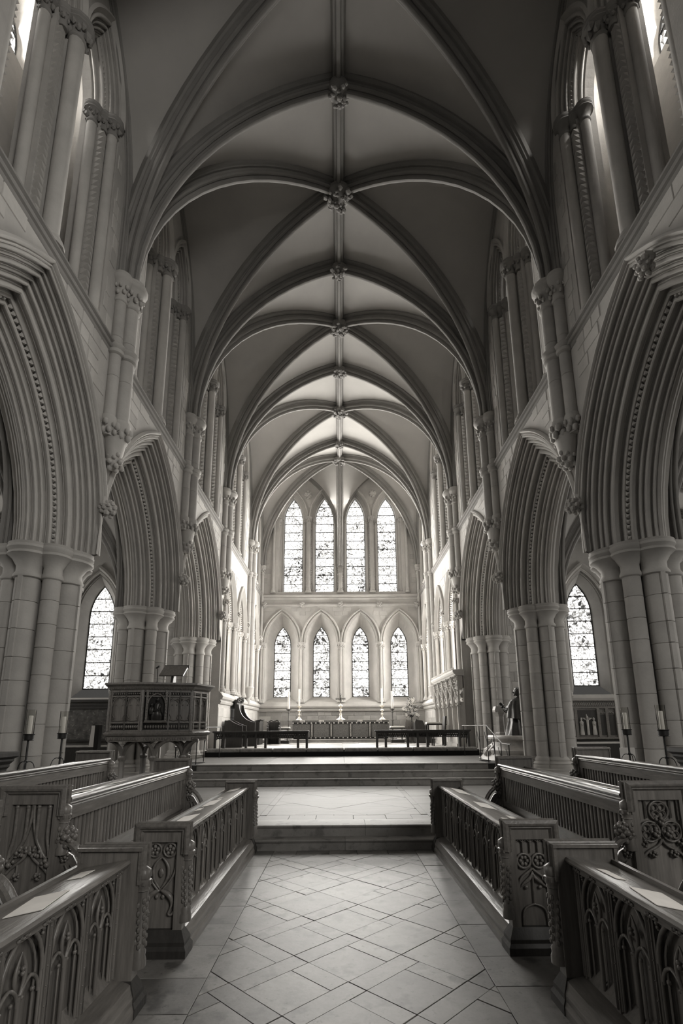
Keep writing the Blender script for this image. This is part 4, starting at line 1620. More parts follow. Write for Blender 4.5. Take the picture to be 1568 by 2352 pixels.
def tracery_end_b(mb, cx, w, z0, z1, y):
    """four small lancets, two rosettes in circles, a cusped ogee and a lower arch"""
    h = w / 2
    for k in range(5):
        x = cx + (k - 2) * h * 0.5
        mb.tube([(x, y, z1), (x, y, z1 - h * 0.85)], 0.007, 5)
    for k in range(4):
        x = cx + (k - 1.5) * h * 0.5
        mb.tube([(x - h * 0.22, y, z1 - h * 0.2), (x, y, z1 - h * 0.03), (x + h * 0.22, y, z1 - h * 0.2)], 0.006, 4)
    for e in (-1, 1):
        c = (cx + e * h * 0.5, y, z1 - h * 1.35)
        mb.tube(ring_pts(c[0], c[2], h * 0.45, y), 0.009, 5, True)
        for k in range(6):
            a = k * PI / 3
            mb.ball((c[0] + 0.22 * h * cos(a), y, c[2] + 0.22 * h * sin(a)), h * 0.13, 5, 3, (1, 0.6, 1))
        P = bez((cx + e * h * 0.95, y, z1 - h * 3.0), (cx + e * h * 0.9, y, z1 - h * 2.2), (cx + e * h * 0.35, y, z1 - h * 2.2), (cx, y, z1 - h * 1.8), 9)
        mb.tube(P, 0.010, 5)
        P = bez((cx, y, z1 - h * 2.0), (cx + e * h * 0.1, y, z1 - h * 2.5), (cx + e * h * 0.4, y, z1 - h * 2.5), (cx + e * h * 0.85, y, z1 - h * 2.95), 8)
        mb.tube(P, [0.004 + 0.011 * sin(PI * i / 8) for i in range(9)], 5)
        mb.ball((cx + e * h * 0.45, y, z1 - h * 2.95), h * 0.13, 6, 3, (1.2, 0.6, 1))
        P = bez((cx + e * h * 0.8, y, z0 + 0.02), (cx + e * h * 0.8, y, z1 - h * 4.3), (cx + e * h * 0.7, y, z1 - h * 4.1), (cx, y, z1 - h * 3.95), 9)
        mb.tube(P, 0.008, 5)
    mb.tube([(cx, y, z1 - h * 2.1), (cx, y, z1 - h * 3.95)], 0.006, 5)


def tracery_tall_a(mb, cx, w, z0, z1, y):
    """four fluted uprights bending into a pair of foliated ogees with hanging bosses"""
    h = w / 2
    for k in range(4):
        x = cx + (k - 1.5) * h * 0.52
        xe = cx + (-1 if k < 2 else 1) * h * (0.95 if k in (0, 3) else 0.62)
        P = [(x, y, z1 - 0.005), (x, y, z1 - h * 1.3)] + bez((x, y, z1 - h * 1.3), (x, y, z1 - h * 1.9), (xe, y, z1 - h * 1.9), (xe, y, z1 - h * 2.4), 6)[1:]
        mb.tube(P, 0.014, 6)
        mb.ball((x, y, z1 - 0.02), 0.018, 6, 4)
    for e in (-1, 1):
        P = bez((cx + e * 0.004, y, z1), (cx + e * 0.004, y, z1 - h * 1.6), (cx + e * h * 0.5, y, z1 - h * 2.0), (cx + e * h * 0.98, y, z1 - h * 2.7), 10)
        mb.tube(P, 0.012, 5)
        P = bez((cx, y, z1 - h * 1.9), (cx + e * h * 0.1, y, z1 - h * 2.6), (cx + e * h * 0.6, y, z1 - h * 2.6), (cx + e * h * 0.98, y, z1 - h * 3.1), 9)
        mb.tube(P, 0.012, 5)
        blobs(mb, (cx + e * h * 0.32, y, z1 - h * 2.15), 0.035, 10, 3, 0.5)
        blobs(mb, (cx + e * h * 0.9, y, z1 - h * 2.6), 0.035, 10, 4, 0.5)
        blobs(mb, (cx + e * h * 0.5, y, z1 - h * 3.25), 0.022, 10, 5, 0.5)
        mb.tube([(cx + e * h * 0.5, y, z1 - h * 2.7), (cx + e * h * 0.5, y, z1 - h * 3.2)], 0.008, 4)


def tracery_tall_b(mb, cx, w, z0, z1, y):
    """one quatrefoil circle over two, with berries and hanging bosses"""
    h = w / 2
    cs = [(cx, z1 - h * 0.52, 0.46), (cx - h * 0.52, z1 - h * 1.45, 0.46), (cx + h * 0.52, z1 - h * 1.45, 0.46)]
    for x, z, r in cs:
        mb.tube(ring_pts(x, z, h * r, y, 18), 0.009, 5, True)
        for k in range(4):
            a = PI / 4 + k * PI / 2
            mb.tube(ring_pts(x + h * r * 0.5 * cos(a), z + h * r * 0.5 * sin(a), h * r * 0.36, y, 9), 0.007, 4, True)
    for e in (-1, 1):
        mb.tube([(cx + e * h * 0.6, y, z1), (cx + e * h * 0.6, y, z1 - h * 0.85)], 0.008, 4)
        mb.tube([(cx + e * h * 0.95, y, z1), (cx + e * h * 0.95, y, z1 - h * 0.95)], 0.008, 4)
        blobs(mb, (cx + e * h * 0.3, y, z1 - h * 1.5), 0.03, 12, 6, 0.5)
        blobs(mb, (cx + e * h * 0.92, y, z1 - h * 1.95), 0.03, 12, 7, 0.5)
        blobs(mb, (cx + e * h * 0.5, y, z1 - h * 2.45), 0.025, 12, 8, 0.5)
        P = bez((cx, y, z1 - h * 1.8), (cx + e * h * 0.2, y, z1 - h * 2.3), (cx + e * h * 0.6, y, z1 - h * 2.1), (cx + e * h * 0.98, y, z1 - h * 2.6), 8)
        mb.tube(P, 0.011, 5)
    blobs(mb, (cx, y, z1 - h * 0.95), 0.032, 12, 9, 0.5)


def end_panel(root, fn, w, y, dirn, ztop, kind, tall=False):
    """moulded bench end: thick board, moulded head, carved buttress shaft, sunk tracery; dirn -1 faces the camera."""
    t = 0.085
    y0, y1 = (y, y + t) if dirn < 0 else (y - t, y)
    fr = 0.065
    pz0, pz1 = (0.16, ztop - 0.12)
    yb = y0 + 0.035 if dirn < 0 else y1 - 0.035
    mb = MB()
    # board with a sunk panel on the decorated face
    mb.box(0, w, min(yb, y1 if dirn < 0 else y0), max(yb, y1 if dirn < 0 else y0), 0.1, ztop - 0.02)
    ya, yc = (y0, yb) if dirn < 0 else (yb, y1)
    mb.box(0, fr, ya, yc, 0.1, ztop - 0.02).box(w - fr, w, ya, yc, 0.1, ztop - 0.02).box(fr, w - fr, ya, yc, pz1, ztop - 0.02).box(fr, w - fr, ya, yc, 0.1, pz0)
    e = part('end_panel', mb, 'oakv', root, fn, 20)
    mb = MB()
    frame_mould(mb, -0.012, w + 0.012, 0.1, ztop, ya if dirn < 0 else yc, dirn, drop=ztop - 0.2)
    frame_mould(mb, -0.012, w + 0.012, 0.1, ztop, yc if dirn < 0 else ya, -dirn, drop=ztop - 0.2)
    mb.box(-0.018, w + 0.018, y0 - 0.02, y1 + 0.02, ztop - 0.012, ztop + 0.008)
    mb.box(-0.014, 0.004, y0 - 0.01, y1 + 0.01, ztop - 0.2, ztop - 0.012).box(w - 0.004, w + 0.014, y0 - 0.01, y1 + 0.01, ztop - 0.2, ztop - 0.012)
    part('moulded_cap', mb, 'oak', root, fn, 30).parent = e
    mb = MB()
    zc = 0.70 if not tall else ztop - 0.19
    carved_shaft(mb, -0.012, (y0 + y1) / 2 - 0.012 * -dirn, 0.22 if not tall else ztop - 0.48, zc, 0.034)
    part('carved_shaft', mb, 'oakv', root, fn, 50).parent = e
    mb = MB()
    {'a': tracery_end_a, 'b': tracery_end_b, 'ta': tracery_tall_a, 'tb': tracery_tall_b}[kind](mb, w / 2, w - 2 * fr, pz0, pz1, (y0 + 0.02) if dirn < 0 else (y1 - 0.02))
    part('tracery', mb, 'oak', root, fn, 85).parent = e
    mb = MB()
    mb.loft([[(-a, y0 - a, z), (w + 0.01, y0 - a, z), (w + 0.01, y1 + a, z), (-a, y1 + a, z)] for a, z in ((0.05, 0), (0.05, 0.05), (0.035, 0.075), (0.035, 0.1), (0.015, 0.14), (0.0, 0.17))], True, True, True)
    part('plinth', mb, 'darkoak', root, fn, 20).parent = e
    return e


DESK_L = 3.06
DESK_W = 0.355


def desk_bay(bw):
    """one bay of the pierced front: two cusped lights under a pointed head"""
    mb = MB()
    z0, z1 = 0.19, 0.745
    for y in (0.0, bw):
        mb.box(0.012, 0.06, y - 0.018, y + 0.018, z0 - 0.03, z1 + 0.02)
        mb.tube([(0.012, y, z0), (0.012, y, z1)], 0.009, 6)
    ym = bw / 2
    sp, lo = 0.555, 0.475
    hw = bw / 2 - 0.03
    c = 0.08
    a = arc_pts(hw, c, 6)
    mb.tube([(0.028, ym - x, sp + z) for x, z in a] + [(0.028, ym + x, sp + z) for x, z in reversed(a[:-1])], 0.011, 5)
    a2 = arc_pts(hw - 0.022, c, 6)
    mb.tube([(0.045, ym - x, sp + z) for x, z in a2] + [(0.045, ym + x, sp + z) for x, z in reversed(a2[:-1])], 0.006, 4)
    for e in (-1, 1):
        mb.tube([(0.047, ym + e * (hw - 0.022), z0), (0.047, ym + e * (hw - 0.022), sp)], 0.006, 4)
        mb.tube([(0.02, e * 0.026 + (bw if e < 0 else 0), z0), (0.02, e * 0.026 + (bw if e < 0 else 0), z1)], 0.005, 4)
        for k in range(7):
            mb.ball((0.012, e * 0.012 + (bw if e < 0 else 0), z0 + 0.05 + k * 0.08), 0.006, 4, 2)
        mb.tube([(0.05, ym + e * 0.018, z0), (0.05, ym + e * 0.018, lo + 0.02)], 0.005, 4)
    for e in (-1, 1):
        mb.tube([(0.03, ym + e * hw, z0), (0.03, ym + e * hw, sp)], 0.009, 5)
        q = hw / 2
        b = arc_pts(q - 0.004, 0.02, 5)
        mb.tube([(0.034, ym + e * q - x, lo + z) for x, z in b] + [(0.034, ym + e * q + x, lo + z) for x, z in reversed(b[:-1])], 0.009, 5)
        mb.ball((0.04, ym + e * q * 1.5, lo + 0.02), 0.012, 5, 3)
        mb.ball((0.04, ym + e * q * 0.5, lo + 0.02), 0.010, 5, 3)
        P = bez((0.036, ym, lo + 0.03), (0.036, ym + e * 0.05, lo + 0.09), (0.036, ym + e * 0.045, sp + 0.05), (0.036, ym, sp + 0.125), 7)
        mb.tube(P, [0.004 + 0.006 * sin(PI * i / 7) for i in range(8)], 5)
        blobs(mb, (0.045, ym + e * (hw - 0.014), z1 - 0.035), 0.018, 7, 3, 0.55)
    mb.tube([(0.032, ym, z0), (0.032, ym, lo + 0.04)], 0.011, 6)
    blobs(mb, (0.04, ym, sp + 0.05), 0.016, 7, 5, 0.6)
    # sloping sill stop at the foot
    mb.add([(0.07, 0.01, z0 + 0.05), (0.07, bw - 0.01, z0 + 0.05), (0.0, bw - 0.01, z0 - 0.04), (0.0, 0.01, z0 - 0.04)], [(0, 1, 2, 3)])
    return mb


def make_desk(s, kind):
    root = thing('choir_desk', '', 'choir desk', (s * 1.195, 4.02, 0), group=None)
    fn = lambda a, b, c: (s * a, b, c)
    L_ = DESK_L
    end_panel(root, fn, DESK_W, 0.0, -1, 0.88, kind)
    end_panel(root, fn, DESK_W, L_, 1, 0.88, kind)
    n = 8
    bw = (L_ - 0.2) / n
    proto = None
    for k in range(n):
        if proto is None:
            proto = part('tracery_panel', desk_bay(bw), 'oakv', root, fn, 75)
            proto.location = (s * 0.09, 0.1, 0)
        else:
            p = proto.copy()
            COL.objects.link(p)
            p.location = (s * 0.09, 0.1 + k * bw, 0)
    part('front_board', MB().box(0.16, 0.185, 0.08, L_ - 0.08, 0.1, 0.78), 'oakv', root, fn, 20)
    mb = MB()
    prof = [(-0.045, 0.0), (-0.045, 0.045), (-0.03, 0.07), (-0.03, 0.1), (-0.008, 0.135), (0.0, 0.155), (0.03, 0.165), (0.09, 0.175), (0.2, 0.175), (0.2, 0.0)]
    mb.loft([[(a, y, z) for a, z in prof] for y in (0.07, L_ - 0.07)], True, True, True)
    part('plinth', mb, 'oak', root, fn, 20)
    mb = MB()
    prof = [(0.19, 0.735), (0.105, 0.735), (0.09, 0.745), (0.095, 0.765), (0.078, 0.775), (0.06, 0.785), (0.052, 0.80), (0.06, 0.816), (0.08, 0.82), (0.335, 0.775), (0.335, 0.80), (0.36, 0.80), (0.36, 0.735), (0.33, 0.735), (0.22, 0.745)]
    mb.loft([[(a, y, z) for a, z in prof] for y in (0.08, L_ - 0.08)], True, True, True)
    part('bookrest', mb, 'oak', root, fn, 30)
    mb = MB()
    for k in range(16):
        y = 0.16 + k * (L_ - 0.3) / 15
        for j in range(5):
            mb.ball((0.09, y + (j - 2) * 0.018, 0.755 + 0.006 * (j % 2)), 0.010, 5, 3, (0.8, 1.2, 0.9))
    part('leaf_frieze', mb, 'oak', root, fn, 85, kind='stuff')
    return root


STALL_L = 3.27


def make_stall(s, kind):
    """bench with a boarded back and a bookrest on top for the row behind"""
    root = thing('choir_stall', '', 'choir stall', (s * 2.155, 4.04, 0))
    fn = lambda a, b, c: (s * a, b, c)
    L_ = STALL_L
    wE = 0.445
    for y, dr in ((0.0, -1), (L_, 1)):
        e = end_panel(root, fn, wE, y, dr, 1.15, kind, True)
        yy = y + (0.042 if dr < 0 else -0.042)
        # swept arm with poppyhead and carved spandrel
        mb = MB()
        arm = [(0.02 - 0.25 * sin(t), 0.40 + 0.36 * cos(t)) for t in [PI / 2 * k / 10 for k in range(11)]]
        rings = []
        for i, (a, z) in enumerate(arm):
            t = PI / 2 * i / 10
            nx, nz = -sin(t), cos(t)
            rings.append([(a + nx * q, yy + b, z + nz * q) for q, b in ((0, -0.05), (0.02, -0.05), (0.03, -0.03), (0.022, -0.012), (0.04, 0), (0.022, 0.012), (0.03, 0.03), (0.02, 0.05), (0, 0.05))])
        mb.loft(rings, True, True, True)
        mb.box(-0.24, -0.19, yy - 0.045, yy + 0.045, 0.0, 0.4)
        part('arm', mb, 'oak', root, fn, 30)
        mb = MB()
        blobs(mb, (-0.04, yy, 0.80), 0.062, 30, 3, 0.36, (0.95, 0.9, 1.0))
        mb.ball((-0.04, yy, 0.80), 0.055, 8, 6)
        blobs(mb, (-0.03, yy, 0.735), 0.05, 14, 4, 0.36, (1.1, 0.9, 0.5))
        part('poppyhead', mb, 'oak', root, fn, 85)
        mb = MB()
        mb.prism([(0.0, 0.42), (-0.2, 0.42), (-0.17, 0.55), (-0.1, 0.66), (0.0, 0.72)], lambda a, b, w_: (a, w_, b), yy - 0.008, yy + 0.008)
        for e2 in (-1, 1):
            blobs(mb, (-0.04, yy + e2 * 0.018, 0.655), 0.03, 14, 5, 0.4, (1, 0.4, 1.2))
            mb.tube(bez((-0.05, yy + e2 * 0.018, 0.6), (-0.1, yy + e2 * 0.018, 0.55), (-0.08, yy + e2 * 0.018, 0.48), (-0.05, yy + e2 * 0.018, 0.42), 6), [0.004, 0.01, 0.014, 0.014, 0.012, 0.008, 0.004], 5)
            mb.tube(bez((-0.09, yy + e2 * 0.018, 0.6), (-0.15, yy + e2 * 0.018, 0.55), (-0.13, yy + e2 * 0.018, 0.48), (-0.14, yy + e2 * 0.018, 0.42), 6), [0.004, 0.01, 0.013, 0.013, 0.012, 0.008, 0.004], 5)
        part('carved_spandrel', mb, 'oak', root, fn, 85)
    part('seat', MB().box(-0.26, 0.06, 0.08, L_ - 0.08, 0.41, 0.45, 0.006).box(-0.2, -0.17, 0.08, L_ - 0.08, 0.0, 0.41), 'oak', root, fn, 20)
    # back: boards between rails
    mb = MB().box(0.055, 0.075, 0.08, L_ - 0.08, 0.45, 0.96).box(0.01, 0.06, 0.08, L_ - 0.08, 0.90, 1.0).box(0.02, 0.06, 0.08, L_ - 0.08, 0.52, 0.585).box(0.02, 0.06, 0.08, 0.15, 0.58, 0.92).box(0.02, 0.06, L_ - 0.15, L_ - 0.08, 0.58, 0.92)
    part('back_frame', mb, 'oak', root, fn, 20)
    n = 44
    pitch_ = (L_ - 0.3) / n
    proto = None
    for k in range(n):
        if proto is None:
            m_ = MB().loft([[(0.056, 0.006, z), (0.036, 0.006, z), (0.03, 0.014, z), (0.03, pitch_ * 0.52, z), (0.036, pitch_ * 0.6, z), (0.056, pitch_ * 0.6, z)] for z in (0.58, 0.905)], True, True, True)
            proto = part('slat', m_, 'oakv', root, fn, 20)
            proto.location = (0, 0.15, 0)
        else:
            p = proto.copy()
            COL.objects.link(p)
            p.location = (0, 0.15 + k * pitch_, 0)
    mb = MB()
    prof = [(0.06, 0.985), (0.01, 0.985), (-0.002, 1.0), (0.006, 1.012), (-0.01, 1.02), (-0.004, 1.034), (-0.022, 1.042), (-0.03, 1.056), (-0.022, 1.07), (0.0, 1.075), (0.34, 1.01), (0.34, 1.035), (0.365, 1.035), (0.365, 0.97), (0.33, 0.97), (0.1, 0.99)]
    mb.loft([[(a, y, z) for a, z in prof] for y in (0.085, L_ - 0.085)], True, True, True)
    part('bookrest', mb, 'oak', root, fn, 30)
    return root


SN = {-1: 'left', 1: 'right'}
for s in (-1, 1):
    d1 = make_desk(s, 'a' if s < 0 else 'b')
    d1['label'] = ('north front desk by the step, rosettes and flowing tracery on its end' if s < 0 else 'south front desk by the step, four slits and two rosettes on its end')
    d1['group'] = 'front choir desks along the aisle'
    d2 = dup(d1, (s * 1.255, 3.36 - DESK_L, 0), label='%s choir desk nearest the camera, big white sheet on its sloping top' % ('north' if s < 0 else 'dark south'))
    st = make_stall(s, 'ta' if s < 0 else 'tb')
    st['label'] = ('oak bench behind the north front desk, fluted tracery end and slatted back' if s < 0 else 'dark oak bench behind the south front desk, round quatrefoil tracery on its end')
    st['group'] = 'choir benches with slatted backs'
    dup(st, (s * 2.155, 3.26 - STALL_L, 0), label='choir bench at the %s edge of the view, only its curved arm showing' % ('north' if s < 0 else 'south'))
    dup(st, (s * 3.245, 4.04, 0.115), label='rearmost slatted oak bench on the %s side carrying two candle stands' % ('north' if s < 0 else 'south'))
    mb = MB().box(-0.95, 0.5, -0.2, 3.45, 0, 0.115)
    mb.v = [(s * a, b, c) for a, b, c in mb.v]
    o = obj('stall_platform', mb, 'darkoak', None, (s * 3.6, 4.0, 0.0), sharp=0)
    tag(o, 'low dark timber platform under the rear %s bench' % ('north' if s < 0 else 'south'), 'platform', kind='structure')
    # tall stall end near the first pier, at the edge of the view
    t = thing('stall_end', 'dark stall end with stepped cornice beside the %s rear bench at the picture edge' % ('north' if s < 0 else 'south'), 'stall', (s * 4.38, 5.6, 0))
    fn = lambda a, b, c: (s * a, b, c)
    part('body', MB().box(-0.2, 0.3, 0, 0.9, 0, 1.16).box(-0.235, -0.2, 0.06, 0.84, 0.3, 1.05), 'darkoak', t, fn, 20)
    mb = MB().loft([[(-0.2 - q, -q, z), (0.3, -q, z), (0.3, 0.9 + q, z), (-0.2 - q, 0.9 + q, z)] for q, z in ((0.0, 1.1), (0.02, 1.13), (0.02, 1.16), (0.05, 1.2), (0.05, 1.225), (0.09, 1.255), (0.09, 1.3), (0.07, 1.31))], True, True, True)
    part('cornice', mb, 'darkoak', t, fn, 20)

# ---------------------------------------------------------------- papers
def sheet(name, x, y, z, lx, ly, slope, rz, label, cat, group=None, material='paper'):
    mb = MB().box(-lx / 2, lx / 2, -ly / 2, ly / 2, 0, 0.003)
    o = obj(name, mb, material, None, (x, y, z), sharp=0)
    o.rotation_euler = (Matrix.Rotation(slope, 3, 'Y') @ Matrix.Rotation(rz, 3, 'Z')).to_euler()
    return tag(o, label, cat, group)


SL = math.atan2(0.045, 0.255)


def on_desk(s, xo, y, lx, ly, rz, name, label, cat='paper', base=1.195, z0=0.834, row=0, grp='papers on the choir desks'):
    z = z0 - xo * (0.176 if base < 2 else 0.191)
    sheet(name, s * (base + (0.06 if row else 0) + xo), y, z + 0.002, lx, ly, s * (SL if base < 2 else 0.189), rz, label, cat, grp)


on_desk(-1, 0.195, 2.57, 0.16, 0.30, 0.12, 'music_sheet', 'large open music sheet on the near north desk', row=1)
on_desk(-1, 0.235, 3.05, 0.08, 0.14, -0.05, 'card', 'small card at the far end of the near north desk', row=1)
on_desk(1, 0.175, 2.55, 0.15, 0.28, -0.12, 'music_sheet', 'large open music sheet on the near south desk', row=1)
on_desk(1, 0.15, 2.93, 0.06, 0.17, 0.1, 'card', 'narrow card at the far end of the near south desk', row=1)
for k, (xo, y, lx, ly, rz, lb) in enumerate(((0.225, 4.78, 0.15, 0.36, 0.03, 'sheet nearest the carved end on the north front desk'), (0.265, 5.33, 0.06, 0.14, -0.0, 'small slip, second from the carved end on the north front desk'), (0.235, 5.73, 0.13, 0.42, 0.03, 'sheet midway along the north front desk'), (0.23, 6.08, 0.05, 0.12, 0.0, 'small slip beside the middle sheet on the north front desk'), (0.235, 6.88, 0.14, 0.34, 0.0, 'sheet at the altar end of the north front desk'))):
    on_desk(-1, xo, y, lx, ly, rz, 'music_sheet' if lx > 0.15 else 'card', lb)
for k, (xo, y, lx, ly, rz, lb) in enumerate(((0.215, 4.53, 0.14, 0.22, -0.04, 'sheet nearest the carved end on the south front desk'), (0.29, 4.77, 0.07, 0.14, 0.0, 'small slip beside the first sheet on the south front desk'), (0.22, 5.4, 0.15, 0.38, -0.05, 'sheet midway along the south front desk'), (0.24, 6.55, 0.14, 0.5, 0.0, 'sheet at the altar end of the south front desk'))):
    on_desk(1, xo, y, lx, ly, rz, 'music_sheet' if lx > 0.15 else 'card', lb)
for s in (-1, 1):
    for k, (xo, y, lx, ly) in enumerate(((0.14, 4.6, 0.16, 0.3), (0.2, 5.4, 0.14, 0.3), (0.14, 6.2, 0.1, 0.22))):
        on_desk(s, xo, y, lx, ly, 0.05, 'leaflet', 'pale leaflet on top of the %s slatted bench, %s from the camera' % ('north' if s < 0 else 'south', ('nearest', 'second', 'third')[k]), base=2.155, z0=1.079, grp='leaflets on the bench tops')

# ---------------------------------------------------------------- candle stands on the rear benches
def candle_stand(x, y, z, label, up):
    t = thing('candle_stand', label, 'candle stand', (x, y, z), up, group='candle stands on the rear benches')
    mb = MB()
    mb.tube([(0, 0, 0.0), (0, 0, 0.31)], 0.011, 8)
    mb.ball((0, 0, 0.09), 0.018, 8, 4)
    obj('pole', mb, 'iron', t)
    for k in range(3):
        a = k * 2 * PI / 3 + 0.6
        P = bez((0.01 * cos(a), 0.01 * sin(a), 0.075), (0.05 * cos(a), 0.05 * sin(a), 0.1), (0.085 * cos(a), 0.085 * sin(a), 0.06), (0.09 * cos(a), 0.09 * sin(a), 0.006 - (0.09 * cos(a + up)) * (1 if x > 0 else -1) * 0.172), 7)
        obj('leg', MB().tube(P, 0.005, 5), 'iron', t)
    obj('cup', MB().lathe([(0.012, 0.30), (0.048, 0.302), (0.056, 0.307), (0.05, 0.312), (0.052, 0.36), (0.06, 0.366), (0.06, 0.372), (0.046, 0.372), (0.045, 0.34), (0.01, 0.34)], 16), 'iron', t)
    obj('candle', MB().lathe([(0.021, 0.34), (0.021, 0.56), (0.018, 0.566), (0.004, 0.56)], 14), 'wax', t)
    mb = MB()
    mb.lathe([(0.045, 0.345), (0.047, 0.63), (0.0445, 0.63), (0.0425, 0.345)], 20, cap=False)
    mb.loft([[(0.045 * cos(2 * PI * j / 20), 0.045 * sin(2 * PI * j / 20), 0.345) for j in range(20)], [(0.0425 * cos(2 * PI * j / 20), 0.0425 * sin(2 * PI * j / 20), 0.345) for j in range(20)]])
    obj('glass_chimney', mb, 'glass', t)
    return t


ZT = 0.115 + 1.075 - (0.155) * 0.191 + 0.004
candle_stand(-3.40, 5.58, ZT, 'iron candle stand with glass chimney on the north rear bench, nearer the picture edge', 0.3)
candle_stand(-3.40, 6.25, ZT, 'iron candle stand with glass chimney on the north rear bench, nearer the pulpit', 0.9)
candle_stand(3.40, 5.50, ZT, 'iron candle stand with glass chimney on the south rear bench, nearer the picture edge', 0.5)
candle_stand(3.40, 6.20, ZT, 'iron candle stand with glass chimney on the south rear bench, nearer the statue', 0.1)
t = thing('music_stand', 'pale board on a dark stand behind the far end of the south rear bench', 'music stand', (3.93, 7.2, 0.115))
obj('board', MB().box(-0.10, 0.10, -0.01, 0.01, 0.92, 1.16), 'grey', t, sharp=0)
obj('stand', MB().tube([(0, 0.02, 0.02), (0, 0.02, 0.95)], 0.012, 6).lathe([(0.14, 0), (0.14, 0.012), (0.02, 0.03)], 12), 'black', t)
t = thing('loudspeaker', 'pale-faced speaker on a black post beside the pulpit', 'speaker', (-4.28, 9.0, Z1))
obj('post', MB().box(-0.025, 0.025, -0.02, 0.02, 0, 0.95), 'black', t, sharp=0)
obj('base', MB().lathe([(0.16, 0), (0.16, 0.015), (0.03, 0.03)], 16), 'black', t)
obj('cabinet', MB().box(-0.02, 0.055, -0.05, 0.06, 0.95, 1.36), 'black', t, sharp=0)
obj('grille', MB().loft([[(-0.1 + 0.02 * (z > 1.2), -0.05, z), (-0.02, -0.055, z), (-0.02, 0.06, z), (-0.1 + 0.02 * (z > 1.2), 0.05, z)] for z in (0.99, 1.01, 1.3, 1.35)], True, True, True), 'grey', t, sharp=0)

# ================================================================ pulpit
PUL = [(-4.78, 10.62), (-4.52, 9.92), (-3.84, 9.82), (-2.98, 10.10), (-2.82, 10.75), (-3.3, 11.2), (-4.3, 11.25)]
pul = thing('pulpit', 'dark carved wooden pulpit with panelled sides on arched legs beside the north pier', 'pulpit', (-3.8, 10.4, Z1))
PO = (-3.8, 10.4, Z1)


def pobj(name, mb, material, sharp=30, parent=None):
    mb.v = [(p[0] - PO[0], p[1] - PO[1], p[2] - PO[2]) for p in mb.v]
    return obj(name, mb, material, parent or pul, sharp=sharp)


def grow(poly, q):
    cx, cy__ = -3.8, 10.5
    out = []
    for x, y in poly:
        l = sqrt((x - cx) ** 2 + (y - cy__) ** 2)
        out.append((cx + (x - cx) * (l + q) / l, cy__ + (y - cy__) * (l + q) / l))
    return out


def pring(q, z):
    return [(x, y, z) for x, y in grow(PUL, q)]


pobj('body', MB().loft([pring(-0.04, 1.5), pring(-0.04, 2.36)], True, True, True), 'darkoak')
pobj('cornice', MB().loft([pring(-0.02, 2.28), pring(0.0, 2.31), pring(0.03, 2.33), pring(0.05, 2.37), pring(0.1, 2.40), pring(0.12, 2.41), pring(0.12, 2.445), pring(0.05, 2.45)], True, False, True), 'oak')
pobj('base_moulding', MB().loft([pring(-0.06, 1.33), pring(0.0, 1.33), pring(0.0, 1.42), pring(0.05, 1.44), pring(0.07, 1.47), pring(0.07, 1.49), pring(0.02, 1.52), pring(-0.03, 1.53)], True, True, True), 'oak')


def face_frame(i):
    a, b = Vector(PUL[i]), Vector(PUL[(i + 1) % len(PUL)])
    e = (b - a)
    L_ = e.length
    e.normalize()
    n = Vector((e.y, -e.x))
    if n.dot(a - Vector((-3.8, 10.5))) < 0:
        n = -n
    return lambda u, d, z: (a.x + e.x * u + n.x * d, a.y + e.y * u + n.y * d, z), L_


